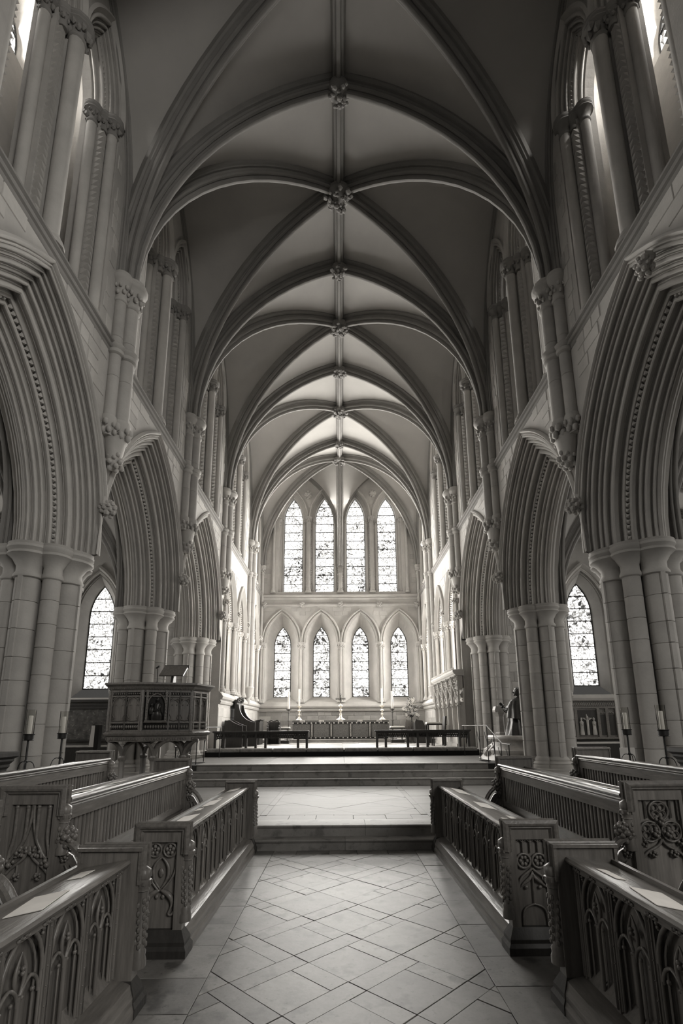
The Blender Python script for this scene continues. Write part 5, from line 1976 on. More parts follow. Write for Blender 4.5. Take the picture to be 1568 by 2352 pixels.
for i in (0, 1, 2, 3):
    ff, L_ = face_frame(i)
    mb = MB()
    mb.tube([ff(0.0, 0.005, 1.52), ff(0.0, 0.005, 2.3)], 0.028, 8)
    pobj('corner_shaft', mb, 'oak')
    cells = {0: [(0.1, 0.36), (0.40, 0.66)], 1: [(0.06, 0.33), (0.36, 0.63)], 2: [(0.50, 0.67), (0.70, 0.87)], 3: [(0.1, 0.3), (0.36, 0.56)]}[i]
    fr = MB()
    for z0, z1 in ((1.52, 1.545), (1.67, 1.70), (2.17, 2.2), (2.26, 2.3)):
        x0 = ff(0.04, 0.0, 0)
        fr.loft([[ff(u, -0.04, z0), ff(u, 0.012, z0), ff(u, 0.012, z1), ff(u, -0.04, z1)] for u in (0.03, L_ - 0.03)], True, True, True)
    for u0, u1 in cells:
        for u in (u0 - 0.015, u1 + 0.015):
            fr.loft([[ff(u - 0.014, -0.04, z), ff(u - 0.014, 0.014, z), ff(u + 0.014, 0.014, z), ff(u + 0.014, -0.04, z)] for z in (1.53, 2.28)], True, True, True)
    pobj('panel_frame', fr, 'oakv', 20)
    for u0, u1 in cells:
        mb = MB()
        um, hw = (u0 + u1) / 2, (u1 - u0) / 2
        mb.loft([[ff(u, -0.028, z) for u in (u0, u1)] for z in (1.7, 2.17)], False)
        a = arc_pts(hw, 0.05, 6)
        mb.tube([ff(um - x, -0.005, 2.0 + z) for x, z in a] + [ff(um + x, -0.005, 2.0 + z) for x, z in reversed(a[:-1])], 0.010, 5)
        for e in (-1, 1):
            blobs(mb, ff(um + e * hw * 0.75, -0.01, 2.13), 0.022, 8, 2, 0.5)
            mb.tube([ff(um + e * hw * 0.95, -0.01, 1.84), ff(um + e * hw * 0.6, -0.01, 1.77), ff(um + e * hw * 0.95, -0.01, 1.73), ff(um, -0.01, 1.715)], 0.008, 4)
            mb.ball(ff(um + e * hw * 0.5, -0.01, 2.02), 0.014, 5, 3)
        pobj('panel', mb, 'oakv', 40)
    mb = MB()
    n = int(L_ / 0.052)
    for k in range(n):
        u = 0.05 + (L_ - 0.1) * (k + 0.5) / n
        mb.ball(ff(u, 0.0, 1.605), 0.02, 5, 3, (1, 1, 1.7))
        mb.ball(ff(u, 0.0, 2.235), 0.016, 5, 3, (1, 1, 1.3))
        mb.ball(ff(u, 0.01, 1.375), 0.019, 5, 3, (1, 1, 1.5))
        mb.ball(ff(u, 0.07, 1.478), 0.010, 4, 2)
        mb.ball(ff(u, 0.03, 2.33), 0.014, 4, 2)
    o = pobj('carved_frieze', mb, 'oak', 40)
    o['kind'] = 'stuff'
# niche with a carved seated woman and child
ff, L_ = face_frame(2)
mb = MB()
for u in (0.08, 0.43):
    mb.loft([[ff(u - 0.022, -0.02, z), ff(u - 0.022, 0.06, z), ff(u + 0.022, 0.06, z), ff(u + 0.022, -0.02, z)] for z in (1.7, 2.3)], True, True, True)
    for k in range(9):
        mb.ball(ff(u, 0.065, 1.75 + k * 0.06), 0.015, 5, 3)
a = arc_pts(0.155, 0.03, 6)
mb.tube([ff(0.255 - x, 0.05, 2.05 + z) for x, z in a] + [ff(0.255 + x, 0.05, 2.05 + z) for x, z in reversed(a[:-1])], 0.014, 5)
mb.loft([[ff(u, d, z) for d, z in ((-0.03, 1.68), (0.09, 1.68), (0.1, 1.7), (0.1, 1.72), (-0.03, 1.73))] for u in (0.05, 0.46)], True, True, True)
pobj('niche', mb, 'oak', 30)
mb = MB()
C0 = ff(0.255, 0.03, 0)
rings = []
for z, wx, wy, ox in ((1.73, 0.115, 0.06, 0), (1.80, 0.12, 0.075, 0), (1.87, 0.10, 0.085, 0.0), (1.90, 0.075, 0.07, 0.0), (1.96, 0.065, 0.05, 0.0), (2.02, 0.075, 0.045, 0.005), (2.05, 0.055, 0.04, 0.01), (2.07, 0.024, 0.024, 0.01), (2.085, 0.03, 0.032, 0.01), (2.115, 0.038, 0.04, 0.01), (2.145, 0.03, 0.034, 0.01), (2.16, 0.008, 0.01, 0.01)):
    rings.append([ff(0.265 + ox + wx * cos(2 * PI * j / 14) * (1 + (0.08 * sin(5 * j) if z < 1.9 else 0)), 0.03 + wy * sin(2 * PI * j / 14), z) for j in range(14)])
mb.loft(rings, True, True, True)
rings = []
for z, wx, wy in ((1.84, 0.045, 0.035), (1.9, 0.05, 0.04), (1.96, 0.045, 0.035), (1.985, 0.02, 0.02), (2.01, 0.028, 0.03), (2.04, 0.026, 0.028), (2.058, 0.006, 0.006)):
    rings.append([ff(0.175 + wx * cos(2 * PI * j / 10), 0.06 + wy * sin(2 * PI * j / 10), z) for j in range(10)])
mb.loft(rings, True, True, True)
mb.tube([ff(0.32, 0.06, 2.0), ff(0.3, 0.1, 1.93), ff(0.2, 0.1, 1.9)], 0.018, 6)
pobj('carved_group', mb, 'bronze', 50)
for (x, y) in ((-4.25, 10.05), (-3.62, 9.98), (-3.15, 10.25), (-4.2, 11.0), (-3.3, 11.0)):
    mb = MB()
    mb.lathe([(0.10, 0.28), (0.10, 0.5), (0.075, 0.55), (0.07, 0.6), (0.06, 0.62), (0.06, 0.96), (0.075, 0.98), (0.085, 1.02), (0.07, 1.03), (0.06, 1.06)], 8, (x, y, 0))
    lg = pobj('leg', mb, 'oakv')
    for dx, dy in ((0.3, -0.02), (-0.3, 0.02), (0.05, 0.3)):
        P = bez((x, y, 1.02), (x + dx * 0.05, y + dy * 0.05, 1.2), (x + dx * 0.4, y + dy * 0.4, 1.32), (x + dx, y + dy, 1.345), 7)
        mb = MB()
        for q in (-0.03, 0.03):
            pass
        mb.tube(P, [0.045, 0.045, 0.042, 0.04, 0.036, 0.032, 0.03, 0.028], 4)
        pobj('bracket', mb, 'oakv', 20, lg)
mb = MB().loft([[(-3.62 + u, y, z) for y, z in ((10.02, 2.60), (10.05, 2.585), (10.34, 2.80), (10.32, 2.82))] for u in (-0.02, 0.46)], True, True, True)
pobj('bookrest', mb, 'oak', 20)
pobj('bookrest_bracket', MB().prism([(10.05, 2.42), (10.25, 2.42), (10.25, 2.72), (10.12, 2.62)], lambda a, b, w_: (-3.42 + w_, a, b), 0, 0.05), 'darkoak', 20)
pobj('brass_rail', MB().box(-3.64, -3.14, 10.32, 10.35, 2.78, 2.84), 'steel', 20)
t = thing('microphone', 'black gooseneck microphone rising from the pulpit ledge', 'microphone', (-3.66, 10.0, 2.451))
obj('stem', MB().tube([(0, 0, 0), (0, 0, 0.22), (-0.005, 0, 0.3)], 0.008, 6), 'black', t)
obj('head', MB().tube([(0.03, -0.01, 0.33), (-0.045, 0.02, 0.295)], [0.022, 0.014], 8), 'black', t)
obj('base', MB().lathe([(0.03, 0), (0.03, 0.012), (0.01, 0.02)], 12), 'black', t)

# ================================================================ hand rails on the steps
for s in (-1, 1):
    mt = 'iron' if s < 0 else 'steel'
    t = thing('handrail', 'thin black iron handrail with scrolled standards by the pulpit steps' if s < 0 else 'slim pale handrail beside the statue at the south end of the steps', 'handrail', (s * 3.56, 12.5, Z1))
    top = [(0.0, 2.75, 1.30), (0.0, 0.2, 1.30), (0.03, -0.85, 0.9), (0.03, -1.4, 0.9)]
    fn = lambda a, b, c: (s * a, b, c)
    part('rail', MB().tube(top, 0.013, 8), mt, t, fn)
    for yy, zt, zb in ((2.6, 1.3, Z2 - Z1), (0.9, 1.3, Z2 - Z1), (0.2, 1.3, Z2 - Z1 - 0.02), (-0.25, 1.12, 0.14), (-0.75, 0.92, 0.0), (-1.3, 0.9, 0.0)):
        xx = 0.03 if yy < 0 else 0.0
        post = part('post', MB().tube([(xx, yy, zb), (xx, yy, zt)], 0.011, 6), 'iron', t, fn)
        if yy < 2:
            P = bez((xx, yy, zt * 0.35 + zb * 0.65), (xx, yy, zt * 0.8), (xx - 0.02, yy + 0.1, zt * 0.7), (xx, yy + 0.22, zt * 0.88), 8)
            part('scroll', MB().tube(P, 0.008, 5), 'iron', t, fn).parent = post

# ================================================================ altar rails and kneelers
for s in (-1, 1):
    t = thing('altar_rail', 'long dark oak communion rail with pierced frieze, %s of the altar gap' % ('north' if s < 0 else 'south'), 'altar rail', (s * 2.49, 15.95, Z3))
    hl = 1.45
    obj('top', MB().box(-hl - 0.03, hl + 0.03, -0.11, 0.11, 0.515, 0.555, 0.008).box(-hl, hl, -0.09, 0.09, 0.49, 0.515), 'darkoak', t, sharp=20)
    obj('rail', MB().box(-hl + 0.02, hl - 0.02, -0.02, 0.02, 0.45, 0.49).box(-hl + 0.02, hl - 0.02, -0.02, 0.02, 0.335, 0.365), 'darkoak', t, sharp=20)
    mb = MB()
    x = -hl + 0.05
    n = 50
    st_ = (2 * hl - 0.1) / n
    for k in range(n):
        a, b = -hl + 0.05 + k * st_, -hl + 0.05 + (k + 1) * st_
        mb.tube([(a, 0, 0.36), ((a + b) / 2, 0, 0.452)], 0.017, 4)
        mb.tube([((a + b) / 2, 0, 0.452), (b, 0, 0.36)], 0.017, 4)
        if 16 < k < 34:
            mb.box(a, b, 0.0, 0.012, 0.365, 0.45)
    obj('pierced_frieze', mb, 'darkoak', t, sharp=0, kind='stuff')
    for x in (-1.41, -1.14, -0.46, -0.16, 0.14, 1.14, 1.41):
        obj('leg', MB().box(x - 0.035, x + 0.035, -0.04, 0.04, 0.0, 0.49).box(x - 0.045, x + 0.045, -0.05, 0.05, 0.0, 0.04), 'darkoak', t, sharp=20)
    for x in (-1.275, 1.275):
        P = [(x - 0.1, 0, 0.3), (x - 0.05, 0, 0.335), (x, 0, 0.32), (x + 0.05, 0, 0.335), (x + 0.1, 0, 0.3)]
        obj('arched_brace', MB().tube(P, 0.015, 5), 'darkoak', t)
xs_ = [-4.02, -3.02, -2.06, -1.06, 0.06, 1.06, 2.1, 3.1, 4.02]
for k in range(8):
    a, b = xs_[k] + 0.012, xs_[k + 1] - 0.012
    mb = MB()
    rings = []
    for x, q in ((a, 0.6), (a + 0.02, 0.95), (a + 0.06, 1), (b - 0.06, 1), (b - 0.02, 0.95), (b, 0.6)):
        rings.append([(x - (a + b) / 2, y, z * (0.85 + 0.15 * q)) for y, z in ((-0.11 * q, 0.0), (-0.125 * q, 0.03), (-0.12 * q, 0.085), (-0.09 * q, 0.105), (0.09 * q, 0.105), (0.12 * q, 0.085), (0.125 * q, 0.03), (0.11 * q, 0.0))])
    mb.loft(rings, True, True, True)
    o = obj('kneeler', mb, 'cushion', None, ((a + b) / 2, 15.49, Z3 - 0.05), sharp=40)
    tag(o, 'long grey kneeler cushion below the communion rails, %s of eight from the north' % ('first', 'second', 'third', 'fourth', 'fifth', 'sixth', 'seventh', 'last')[k], 'kneeler', 'kneelers along the sanctuary edge')

# ================================================================ altar
AY, AZ = 22.75, Z3 + 0.13
t = thing('altar', 'long altar in a dark patterned frontal with four light embroidered bands', 'altar', (-0.03, AY + 0.45, AZ))
obj('table', MB().box(-2.1, 2.1, -0.42, 0.42, 0, 0.78), 'darkoak', t, sharp=0)
mb = MB()
n = 60
mb.loft([[(-2.13 + 4.26 * k / n, -0.45 - 0.012 * sin(k * 1.9) * (1 - zq) - 0.006, 0.06 + 0.7 * zq) for k in range(n + 1)] for zq in (0, 0.5, 1)], False)
mb.loft([[(e * 2.13, y, z) for y in (-0.45, 0.42)] for e in (-1,) for z in (0.06, 0.76)], False)
mb.loft([[(2.13, y, z) for y in (-0.45, 0.42)] for z in (0.06, 0.76)], False)
obj('frontal', mb, 'cloth', t, sharp=60)
mb = MB()
for x in (-1.27, -0.42, 0.43, 1.28):
    mb.box(x - 0.07, x + 0.07, -0.475, -0.46, 0.08, 0.68)
obj('dark_band', mb, 'darkcloth', t, sharp=0)
mb = MB()
for x in (-1.27, -0.42, 0.43, 1.28):
    for k in range(12):
        z = 0.105 + k * 0.0495
        for e in (-1, 1):
            mb.tube([(x, -0.479, z), (x + e * 0.038, -0.479, z + 0.024), (x, -0.479, z + 0.048)], 0.008, 4)
obj('embroidered_band', mb, 'lightcloth', t, sharp=0)
mb = MB()
for k in range(64):
    x = -2.1 + 4.2 * k / 63
    mb.box(x - 0.026, x + 0.026, -0.486, -0.462, 0.66, 0.72)
    mb.box(x - 0.026, x + 0.026, -0.486, -0.462, 0.03, 0.075)
o = obj('fringe', mb, 'darkcloth', t, sharp=0, kind='stuff')
mb = MB()
for k in range(0, 64, 3):
    x = -2.1 + 4.2 * k / 63
    mb.box(x - 0.026, x + 0.026, -0.488, -0.47, 0.665, 0.715)
    mb.box(x - 0.026, x + 0.026, -0.488, -0.47, 0.035, 0.07)
obj('pale_tassels', mb, 'lightcloth', t, sharp=0, kind='stuff')
obj('superfrontal', MB().box(-2.14, 2.14, -0.47, -0.452, 0.715, 0.815), 'cloth', t, sharp=0)
for x in (-1.7, -0.86, 0.0, 0.85, 1.7):
    mb = MB()
    mb.box(x - 0.11, x + 0.11, -0.476, -0.47, 0.722, 0.81)
    e = obj('emblem', mb, 'lightcloth', t, sharp=0)
    mb = MB()
    for dx in (-0.06, 0.0, 0.06):
        mb.box(x + dx - 0.02, x + dx + 0.02, -0.48, -0.476, 0.745, 0.76)
        mb.box(x + dx - 0.007, x + dx + 0.007, -0.48, -0.476, 0.73, 0.80)
    obj('stitched_motif', mb, 'darkcloth', e, sharp=0)
obj('white_cloth', MB().box(-2.16, 2.16, -0.475, 0.45, 0.812, 0.825), 'lightcloth', t, sharp=0)
TOP = AZ + 0.825

KNOP = [(0.13, 0.0), (0.13, 0.02), (0.11, 0.035), (0.09, 0.06), (0.05, 0.10), (0.03, 0.13), (0.05, 0.15), (0.03, 0.17), (0.022, 0.24), (0.022, 0.30), (0.06, 0.33), (0.065, 0.35), (0.05, 0.37), (0.025, 0.40)]


def candlestick(x, label):
    t = thing('candlestick', label, 'candlestick', (x, AY + 0.35, TOP), group='brass candlesticks on the altar')
    obj('foot', MB().lathe([(0.15, 0.0), (0.15, 0.015), (0.12, 0.03), (0.06, 0.09), (0.03, 0.14)], 14), 'brass', t)
    obj('stem', MB().lathe([(0.022, 0.12), (0.022, 0.2), (0.05, 0.23), (0.05, 0.25), (0.022, 0.28), (0.02, 0.36), (0.07, 0.39), (0.08, 0.41), (0.06, 0.43), (0.022, 0.46), (0.02, 0.52), (0.04, 0.55), (0.11, 0.60), (0.11, 0.62), (0.03, 0.615)], 14), 'brass', t)
    obj('candle', MB().lathe([(0.038, 0.61), (0.036, 1.38), (0.03, 1.39), (0.005, 1.385)], 12), 'wax', t)


candlestick(-1.90, 'tall brass candlestick with white candle at the north end of the altar')
candlestick(1.84, 'tall brass candlestick with white candle at the south end of the altar')
t = thing('altar_cross', 'pale metal cross on a stepped foot at the centre of the altar', 'cross', (-0.03, AY + 0.35, TOP))
obj('foot', MB().lathe([(0.21, 0.0), (0.21, 0.02), (0.17, 0.04), (0.10, 0.08), (0.06, 0.13), (0.05, 0.2)], 12), 'brass', t)
obj('stem', MB().lathe([(0.03, 0.16), (0.06, 0.22), (0.06, 0.25), (0.03, 0.28), (0.03, 0.36), (0.075, 0.4), (0.075, 0.44), (0.03, 0.48), (0.03, 0.54), (0.09, 0.58), (0.1, 0.62), (0.03, 0.68), (0.022, 0.74)], 12), 'brass', t)
mb = MB()
mb.box(-0.028, 0.028, -0.015, 0.015, 0.7, 1.12).box(-0.19, 0.19, -0.015, 0.015, 0.902, 0.958)
for x, z in ((-0.19, 0.93), (0.19, 0.93), (0, 1.13)):
    mb.tube(ring_pts(x, z, 0.035, 0, 10), 0.013, 5, True)
mb.tube(ring_pts(0, 0.93, 0.075, 0, 14), 0.009, 5, True)
obj('cross', mb, 'gilt', t)
for x, lb in ((-2.30, 'north'), (2.23, 'south')):
    t = thing('floor_candlestick', 'tall standing candlestick with thick white candle just %s of the altar' % lb, 'candlestick', (x, 22.4, Z3 + 0.13), group='floor candlesticks beside the altar')
    obj('foot', MB().lathe([(0.17, 0), (0.17, 0.03), (0.12, 0.05), (0.05, 0.12), (0.03, 0.18)], 12), 'steel', t)
    obj('pole', MB().lathe([(0.03, 0.15), (0.028, 0.75), (0.05, 0.78), (0.05, 0.8), (0.028, 0.83), (0.026, 1.1), (0.045, 1.12), (0.05, 1.15), (0.03, 1.2), (0.12, 1.27), (0.12, 1.29), (0.03, 1.3)], 12), 'steel', t)
    obj('candle', MB().lathe([(0.048, 1.29), (0.046, 2.04), (0.04, 2.05), (0.006, 2.04)], 12), 'wax', t)
for x, lb in ((-2.42, 'north'), (2.30, 'south')):
    t = thing('prayer_stool', 'small stand with white cushioned top in front of the %s floor candlestick' % lb, 'stool', (x, 21.3, Z3), group='white topped stands by the altar')
    obj('base', MB().box(-0.27, 0.27, -0.2, 0.2, 0, 0.13, 0.01), 'darkoak', t, sharp=0)
    for e in (-0.19, 0.19):
        obj('leg', MB().box(e - 0.025, e + 0.025, -0.03, 0.03, 0.13, 0.58), 'steel', t, sharp=0)
    obj('top', MB().box(-0.3, 0.3, -0.2, 0.2, 0.56, 0.61, 0.01), 'darkoak', t, sharp=0)
    obj('cushion', MB().box(-0.29, 0.29, -0.19, 0.19, 0.61, 0.665, 0.02), 'lightcloth', t, sharp=0)

# flower arrangement
t = thing('flower_arrangement', 'tall arrangement of white lilies and dark foliage on a slender stand', 'flowers', (3.08, 22.5, Z3 + 0.13))
obj('stand', MB().lathe([(0.16, 0), (0.16, 0.02), (0.03, 0.05), (0.022, 0.1), (0.022, 0.9), (0.09, 0.94), (0.11, 1.02), (0.1, 1.03)], 10), 'iron', t)
rnd = random.Random(8)
lf = MB()
for k in range(260):
    a = rnd.uniform(0, 2 * PI)
    zz = rnd.uniform(0.95, 1.75)
    q = (0.42 if zz < 1.35 else 0.42 * (1.85 - zz) / 0.5) * sqrt(rnd.random())
    p = Vector((q * cos(a), q * sin(a) * 0.8, zz))
    d = Vector((cos(a), sin(a) * 0.8, rnd.uniform(-0.7, 0.7))).normalized()
    sd = d.cross(Vector((0, 0, 1))).normalized() * 0.025
    l = rnd.uniform(0.08, 0.16)
    lf.add([p, p + d * l * 0.5 + sd, p + d * l, p + d * l * 0.5 - sd], [(0, 1, 2, 3)])
obj('foliage', lf, 'leaf', t, sharp=0, kind='stuff')
fl = None
for k in range(30):
    a = rnd.uniform(0, 2 * PI)
    zz = rnd.uniform(1.0, 1.68)
    q = (0.40 if zz < 1.3 else 0.40 * (1.8 - zz) / 0.5) * (0.5 + 0.5 * rnd.random())
    if fl is None:
        m_ = MB()
        for j in range(6):
            b = j * PI / 3
            u = Vector((cos(b), sin(b), 0))
            v = Vector((-sin(b), cos(b), 0)) * 0.018
            m_.add([(0, 0, 0), tuple(u * 0.045 + v + Vector((0, 0, 0.03))), tuple(u * 0.085 + Vector((0, 0, 0.02))), tuple(u * 0.045 - v + Vector((0, 0, 0.03)))], [(0, 1, 2, 3)])
        me_ = m_.mesh('flower', 'petal', 0)
    fl = link('flower', me_, t, (q * cos(a), q * sin(a) * 0.8 - 0.08, zz))
    fl.rotation_euler = (rnd.uniform(0.8, 1.8), rnd.uniform(-0.5, 0.5), rnd.uniform(-0.8, 0.8))

# ================================================================ sanctuary seats
def seat_end(mb, x, y0, y1, z1, zarm, t_=0.05):
    """scrolled bench end profile in the y-z plane"""
    prof = [(y1, 0), (y0, 0), (y0, zarm)] + [(q[0], q[1]) for q in bez((y0, zarm), (y0 + 0.18, zarm + 0.03), (y1 - 0.25, zarm + 0.1), (y1 - 0.18, z1), 8)[1:]] + [(y1, z1)]
    return mb.prism(prof, lambda a, b, w_: (x + w_, a, b), -t_ / 2, t_ / 2)


def side_end(mb, y, x0, x1, z1, zarm, t_=0.06):
    """scrolled end in the x-z plane: back at x0, arm reaching x1"""
    dx = x1 - x0
    prof = [(x0, 0), (x0, z1), (x0 + dx * 0.2, z1)] + list(bez((x0 + dx * 0.2, z1), (x0 + dx * 0.26, zarm + 0.25), (x0 + dx * 0.55, zarm + 0.05), (x1, zarm), 8))[1:] + [(x1, 0)]
    return mb.prism(prof, lambda a, b, w_: (a, y + w_, b), -t_ / 2, t_ / 2)


t = thing('sedile', 'low dark stepped bench against the north sanctuary wall', 'bench', (-4.0, 17.6, Z3))
for y in (0.0, 0.7):
    obj('end_panel', side_end(MB(), y, 0.0, 0.62, 0.9, 0.72), 'darkoak', t, sharp=30)
obj('back', MB().box(0.0, 0.06, 0, 0.7, 0, 0.9), 'darkoak', t, sharp=0)
obj('seat', MB().box(0.06, 0.58, 0.03, 0.67, 0.36, 0.42), 'darkoak', t, sharp=0)
t = thing('throne', 'tall dark carved seat with swept scroll sides by the north wall', 'throne', (-3.95, 18.9, Z3))
for y in (0.0, 0.95):
    obj('end_panel', side_end(MB(), y, 0.0, 0.78, 1.5, 0.84, 0.08), 'darkoak', t, sharp=30)
obj('back', MB().box(0.0, 0.08, 0, 0.95, 0, 1.62).box(-0.0, 0.14, -0.04, 0.99, 1.58, 1.66), 'darkoak', t, sharp=0)
obj('seat', MB().box(0.08, 0.72, 0.04, 0.91, 0.38, 0.44), 'darkoak', t, sharp=0)
obj('canopy_cresting', blobs(MB(), (0.12, 0.45, 1.68), 0.12, 16, 4, 0.35, (0.6, 3.4, 0.8)), 'darkoak', t)
t = thing('prayer_desk', 'dark sloping prayer desk in front of the tall north seat', 'desk', (-3.62, 20.0, Z3))
obj('side', MB().prism([(0.0, 0), (0.45, 0), (0.45, 0.92), (0.0, 0.8)], lambda a, b, w_: (a, w_, b), 0.0, 0.04), 'darkoak', t, sharp=0)
obj('side', MB().prism([(0.0, 0), (0.45, 0), (0.45, 0.92), (0.0, 0.8)], lambda a, b, w_: (a, w_, b), 0.76, 0.8), 'darkoak', t, sharp=0)
obj('slope', MB().prism([(-0.05, 0.79), (0.5, 0.93), (0.5, 0.97), (-0.05, 0.83)], lambda a, b, w_: (a, w_, b), -0.04, 0.84), 'darkoak', t, sharp=0)
obj('front', MB().box(0.4, 0.45, 0.04, 0.76, 0.0, 0.9), 'darkoak', t, sharp=0)
t = thing('carved_chair', 'dark panelled chair with a crested back left of the altar', 'chair', (-2.72, 20.6, Z3))
obj('back', MB().box(-0.22, 0.2, 0.36, 0.42, 0.0, 0.86), 'darkoak', t, sharp=0)
obj('seat', MB().box(-0.22, 0.2, 0.0, 0.36, 0.40, 0.46), 'darkoak', t, sharp=0)
for x in (-0.24, 0.22):
    obj('end_panel', seat_end(MB(), x, -0.02, 0.44, 0.84, 0.62), 'darkoak', t, sharp=30)
mb = MB()
for x in (-0.24, 0.22):
    for k in range(6):
        mb.ball((x, 0.0 + k * 0.0, 0.15 + k * 0.14), 0.035, 5, 3)
mb.tube([(-0.24, 0.2, 0.86), (-0.12, 0.2, 0.93), (0, 0.2, 0.88), (0.12, 0.2, 0.93), (0.22, 0.2, 0.86)], 0.03, 6)
obj('crest', mb, 'darkoak', t)
t = thing('stall_pew', 'short pew with two shaped ends, one in paler oak as if lit, below the flowers', 'pew', (3.0, 20.6, Z3))
for k, (y, m_) in enumerate(((0.75, 'oakv'), (0.0, 'darkoak'))):  # first end takes a paler oak, its light put into the material
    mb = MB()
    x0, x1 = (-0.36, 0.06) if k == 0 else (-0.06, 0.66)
    prof = [(x0, 0), (x0, 0.82), (x0 + 0.05, 0.95), (x0 + 0.12, 0.9), (x0 + 0.3, 0.88), (x1 - 0.25, 0.86 if k == 0 else 0.55), (x1, 0.8 if k == 0 else 0.1), (x1, 0)]
    mb.prism(prof, lambda a, b, w_: (a, y + w_, b), -0.04, 0.04)
    if k == 0:
        for u in (-0.26, -0.12):
            mb.tube([(u, y - 0.045, 0.1), (u, y - 0.045, 0.6), (u + 0.05, y - 0.045, 0.7), (u + 0.1, y - 0.045, 0.6), (u + 0.1, y - 0.045, 0.1)], 0.014, 5)
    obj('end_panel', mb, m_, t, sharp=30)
obj('seat', MB().box(-0.05, 0.5, 0.04, 0.71, 0.4, 0.45), 'darkoak', t, sharp=0)
obj('back', MB().box(-0.06, 0.0, 0.04, 0.71, 0.05, 0.8), 'darkoak', t, sharp=0)
t = thing('credence_table', 'small dark table with a pale cushion and open book by the carved stone seats', 'table', (3.45, 18.6, Z3))
obj('top', MB().box(-0.42, 0.3, -0.25, 0.25, 0.70, 0.74), 'darkoak', t, sharp=0)
for x in (-0.36, 0.24):
    for y in (-0.2, 0.2):
        obj('leg', MB().box(x - 0.025, x + 0.025, y - 0.025, y + 0.025, 0, 0.70), 'darkoak', t, sharp=0)
o = obj('cushion', MB().box(-0.3, 0.22, -0.2, 0.2, 0, 0.06, 0.02), 'lightcloth', None, (3.35, 18.6, Z3 + 0.74), sharp=0)
tag(o, 'pale flat cushion lying on the small dark table', 'cushion')
t = thing('side_chair', 'dark upright chair beside the carved stone seats', 'chair', (3.36, 17.95, Z3))
obj('back', MB().prism([(0.16, 0.42), (0.22, 0.42), (0.28, 1.0), (0.22, 1.0)], lambda a, b, w_: (a, w_, b), -0.2, 0.2), 'darkoak', t, sharp=0)
obj('seat', MB().box(-0.24, 0.2, -0.22, 0.22, 0.40, 0.44), 'darkoak', t, sharp=0)
for x in (-0.2, 0.17):
    for y in (-0.18, 0.18):
        obj('leg', MB().box(x - 0.02, x + 0.02, y - 0.02, y + 0.02, 0, 0.40), 'darkoak', t, sharp=0)

# ================================================================ carved stone sedilia on the south wall
SY0, SY1 = 16.9, 20.9
t = thing('sedilia', 'row of five canopied stone seats with crocketed ogee arches in the south wall', 'sedilia', (W - 0.02, SY0, Z3))
ns = 5
bw = (SY1 - SY0) / ns
obj('back', MB().box(-0.03, 0.02, 0, SY1 - SY0, 0, 2.5), 'stone', t, sharp=0)
obj('plinth', MB().box(-0.34, 0.02, -0.04, SY1 - SY0 + 0.04, 0, 0.1).box(-0.30, 0.02, 0, SY1 - SY0, 0.1, 0.42), 'stone', t, sharp=20)
mb = MB()
prof = [(0.02, 2.32), (-0.27, 2.32), (-0.29, 2.36), (-0.33, 2.39), (-0.36, 2.45), (-0.36, 2.50), (-0.30, 2.52), (0.02, 2.52)]
mb.loft([[(a, y, z) for a, z in prof] for y in (-0.06, SY1 - SY0 + 0.06)], True, True, True)
obj('cornice', mb, 'stone', t, sharp=20)
mb = MB()
for k in range(44):
    y = -0.02 + (SY1 - SY0 + 0.04) * k / 43
    mb.ball((-0.33, y, 2.555), 0.035, 5, 3, (0.7, 0.9, 1.2))
    mb.ball((-0.30, y, 2.30), 0.035, 5, 3, (0.8, 1, 0.8))
obj('leaf_cresting', mb, 'stone', t, sharp=40, kind='stuff')
cm = pm = gm = None
for k in range(ns + 1):
    y = k * bw
    if cm is None:
        m_ = MB().lathe([(0.07, 0.42), (0.07, 0.46), (0.045, 0.5), (0.04, 1.3), (0.06, 1.33), (0.08, 1.42), (0.09, 1.45)], 10)
        m_.box(-0.05, 0.2, -0.03, 0.03, 0.42, 1.45)
        blobs(m_, (0, 0, 1.36), 0.09, 16, 4, 0.35, (1, 1, 0.8))
        m_.lathe([(0.07, 1.45), (0.05, 1.5), (0.045, 2.0), (0.06, 2.04), (0.01, 2.32)], 6)
        for j in range(8):
            m_.ball((-0.045, 0.02 * (-1) ** j, 1.55 + j * 0.09), 0.022, 4, 3)
        cm = m_.mesh('colonnette', 'stone', 40)
        m_ = MB()
        for e in (-1, 1):
            og = bez((-0.03, e * (bw / 2 - 0.03), 1.45), (-0.06, e * (bw / 2 - 0.03), 1.85), (-0.10, e * bw * 0.12, 1.8), (-0.12, 0, 2.22), 10)
            m_.tube(og, 0.032, 6)
            for j in range(2, 10):
                p = og[j]
                m_.ball((p[0] - 0.02, p[1] + e * 0.035, p[2] + 0.035), 0.032, 5, 3)
            cu = bez((0.0, e * (bw / 2 - 0.05), 1.45), (0.0, e * (bw / 2 - 0.1), 1.7), (0.0, e * bw * 0.2, 1.55), (0.0, 0.0, 1.82), 8)
            m_.tube(cu, 0.022, 5)
            m_.ball((0, e * bw * 0.2, 1.6), 0.03, 5, 3)
        blobs(m_, (-0.12, 0, 2.26), 0.05, 12, 3, 0.45)
        rr = random.Random(3)
        for j in range(26):
            yy = rr.uniform(-bw / 2, bw / 2)
            zz = rr.uniform(1.95, 2.3)
            m_.ball((-0.02 - rr.random() * 0.05, yy, zz), 0.035, 5, 3)
        m_.box(0.02, 0.2, -bw / 2, bw / 2, 1.9, 2.33)
        gm = m_.mesh('canopy', 'stone', 40)
    link('colonnette', cm, t, (-0.2, y, 0))
    if k < ns:
        link('canopy', gm, t, (-0.2, y + bw / 2, 0))

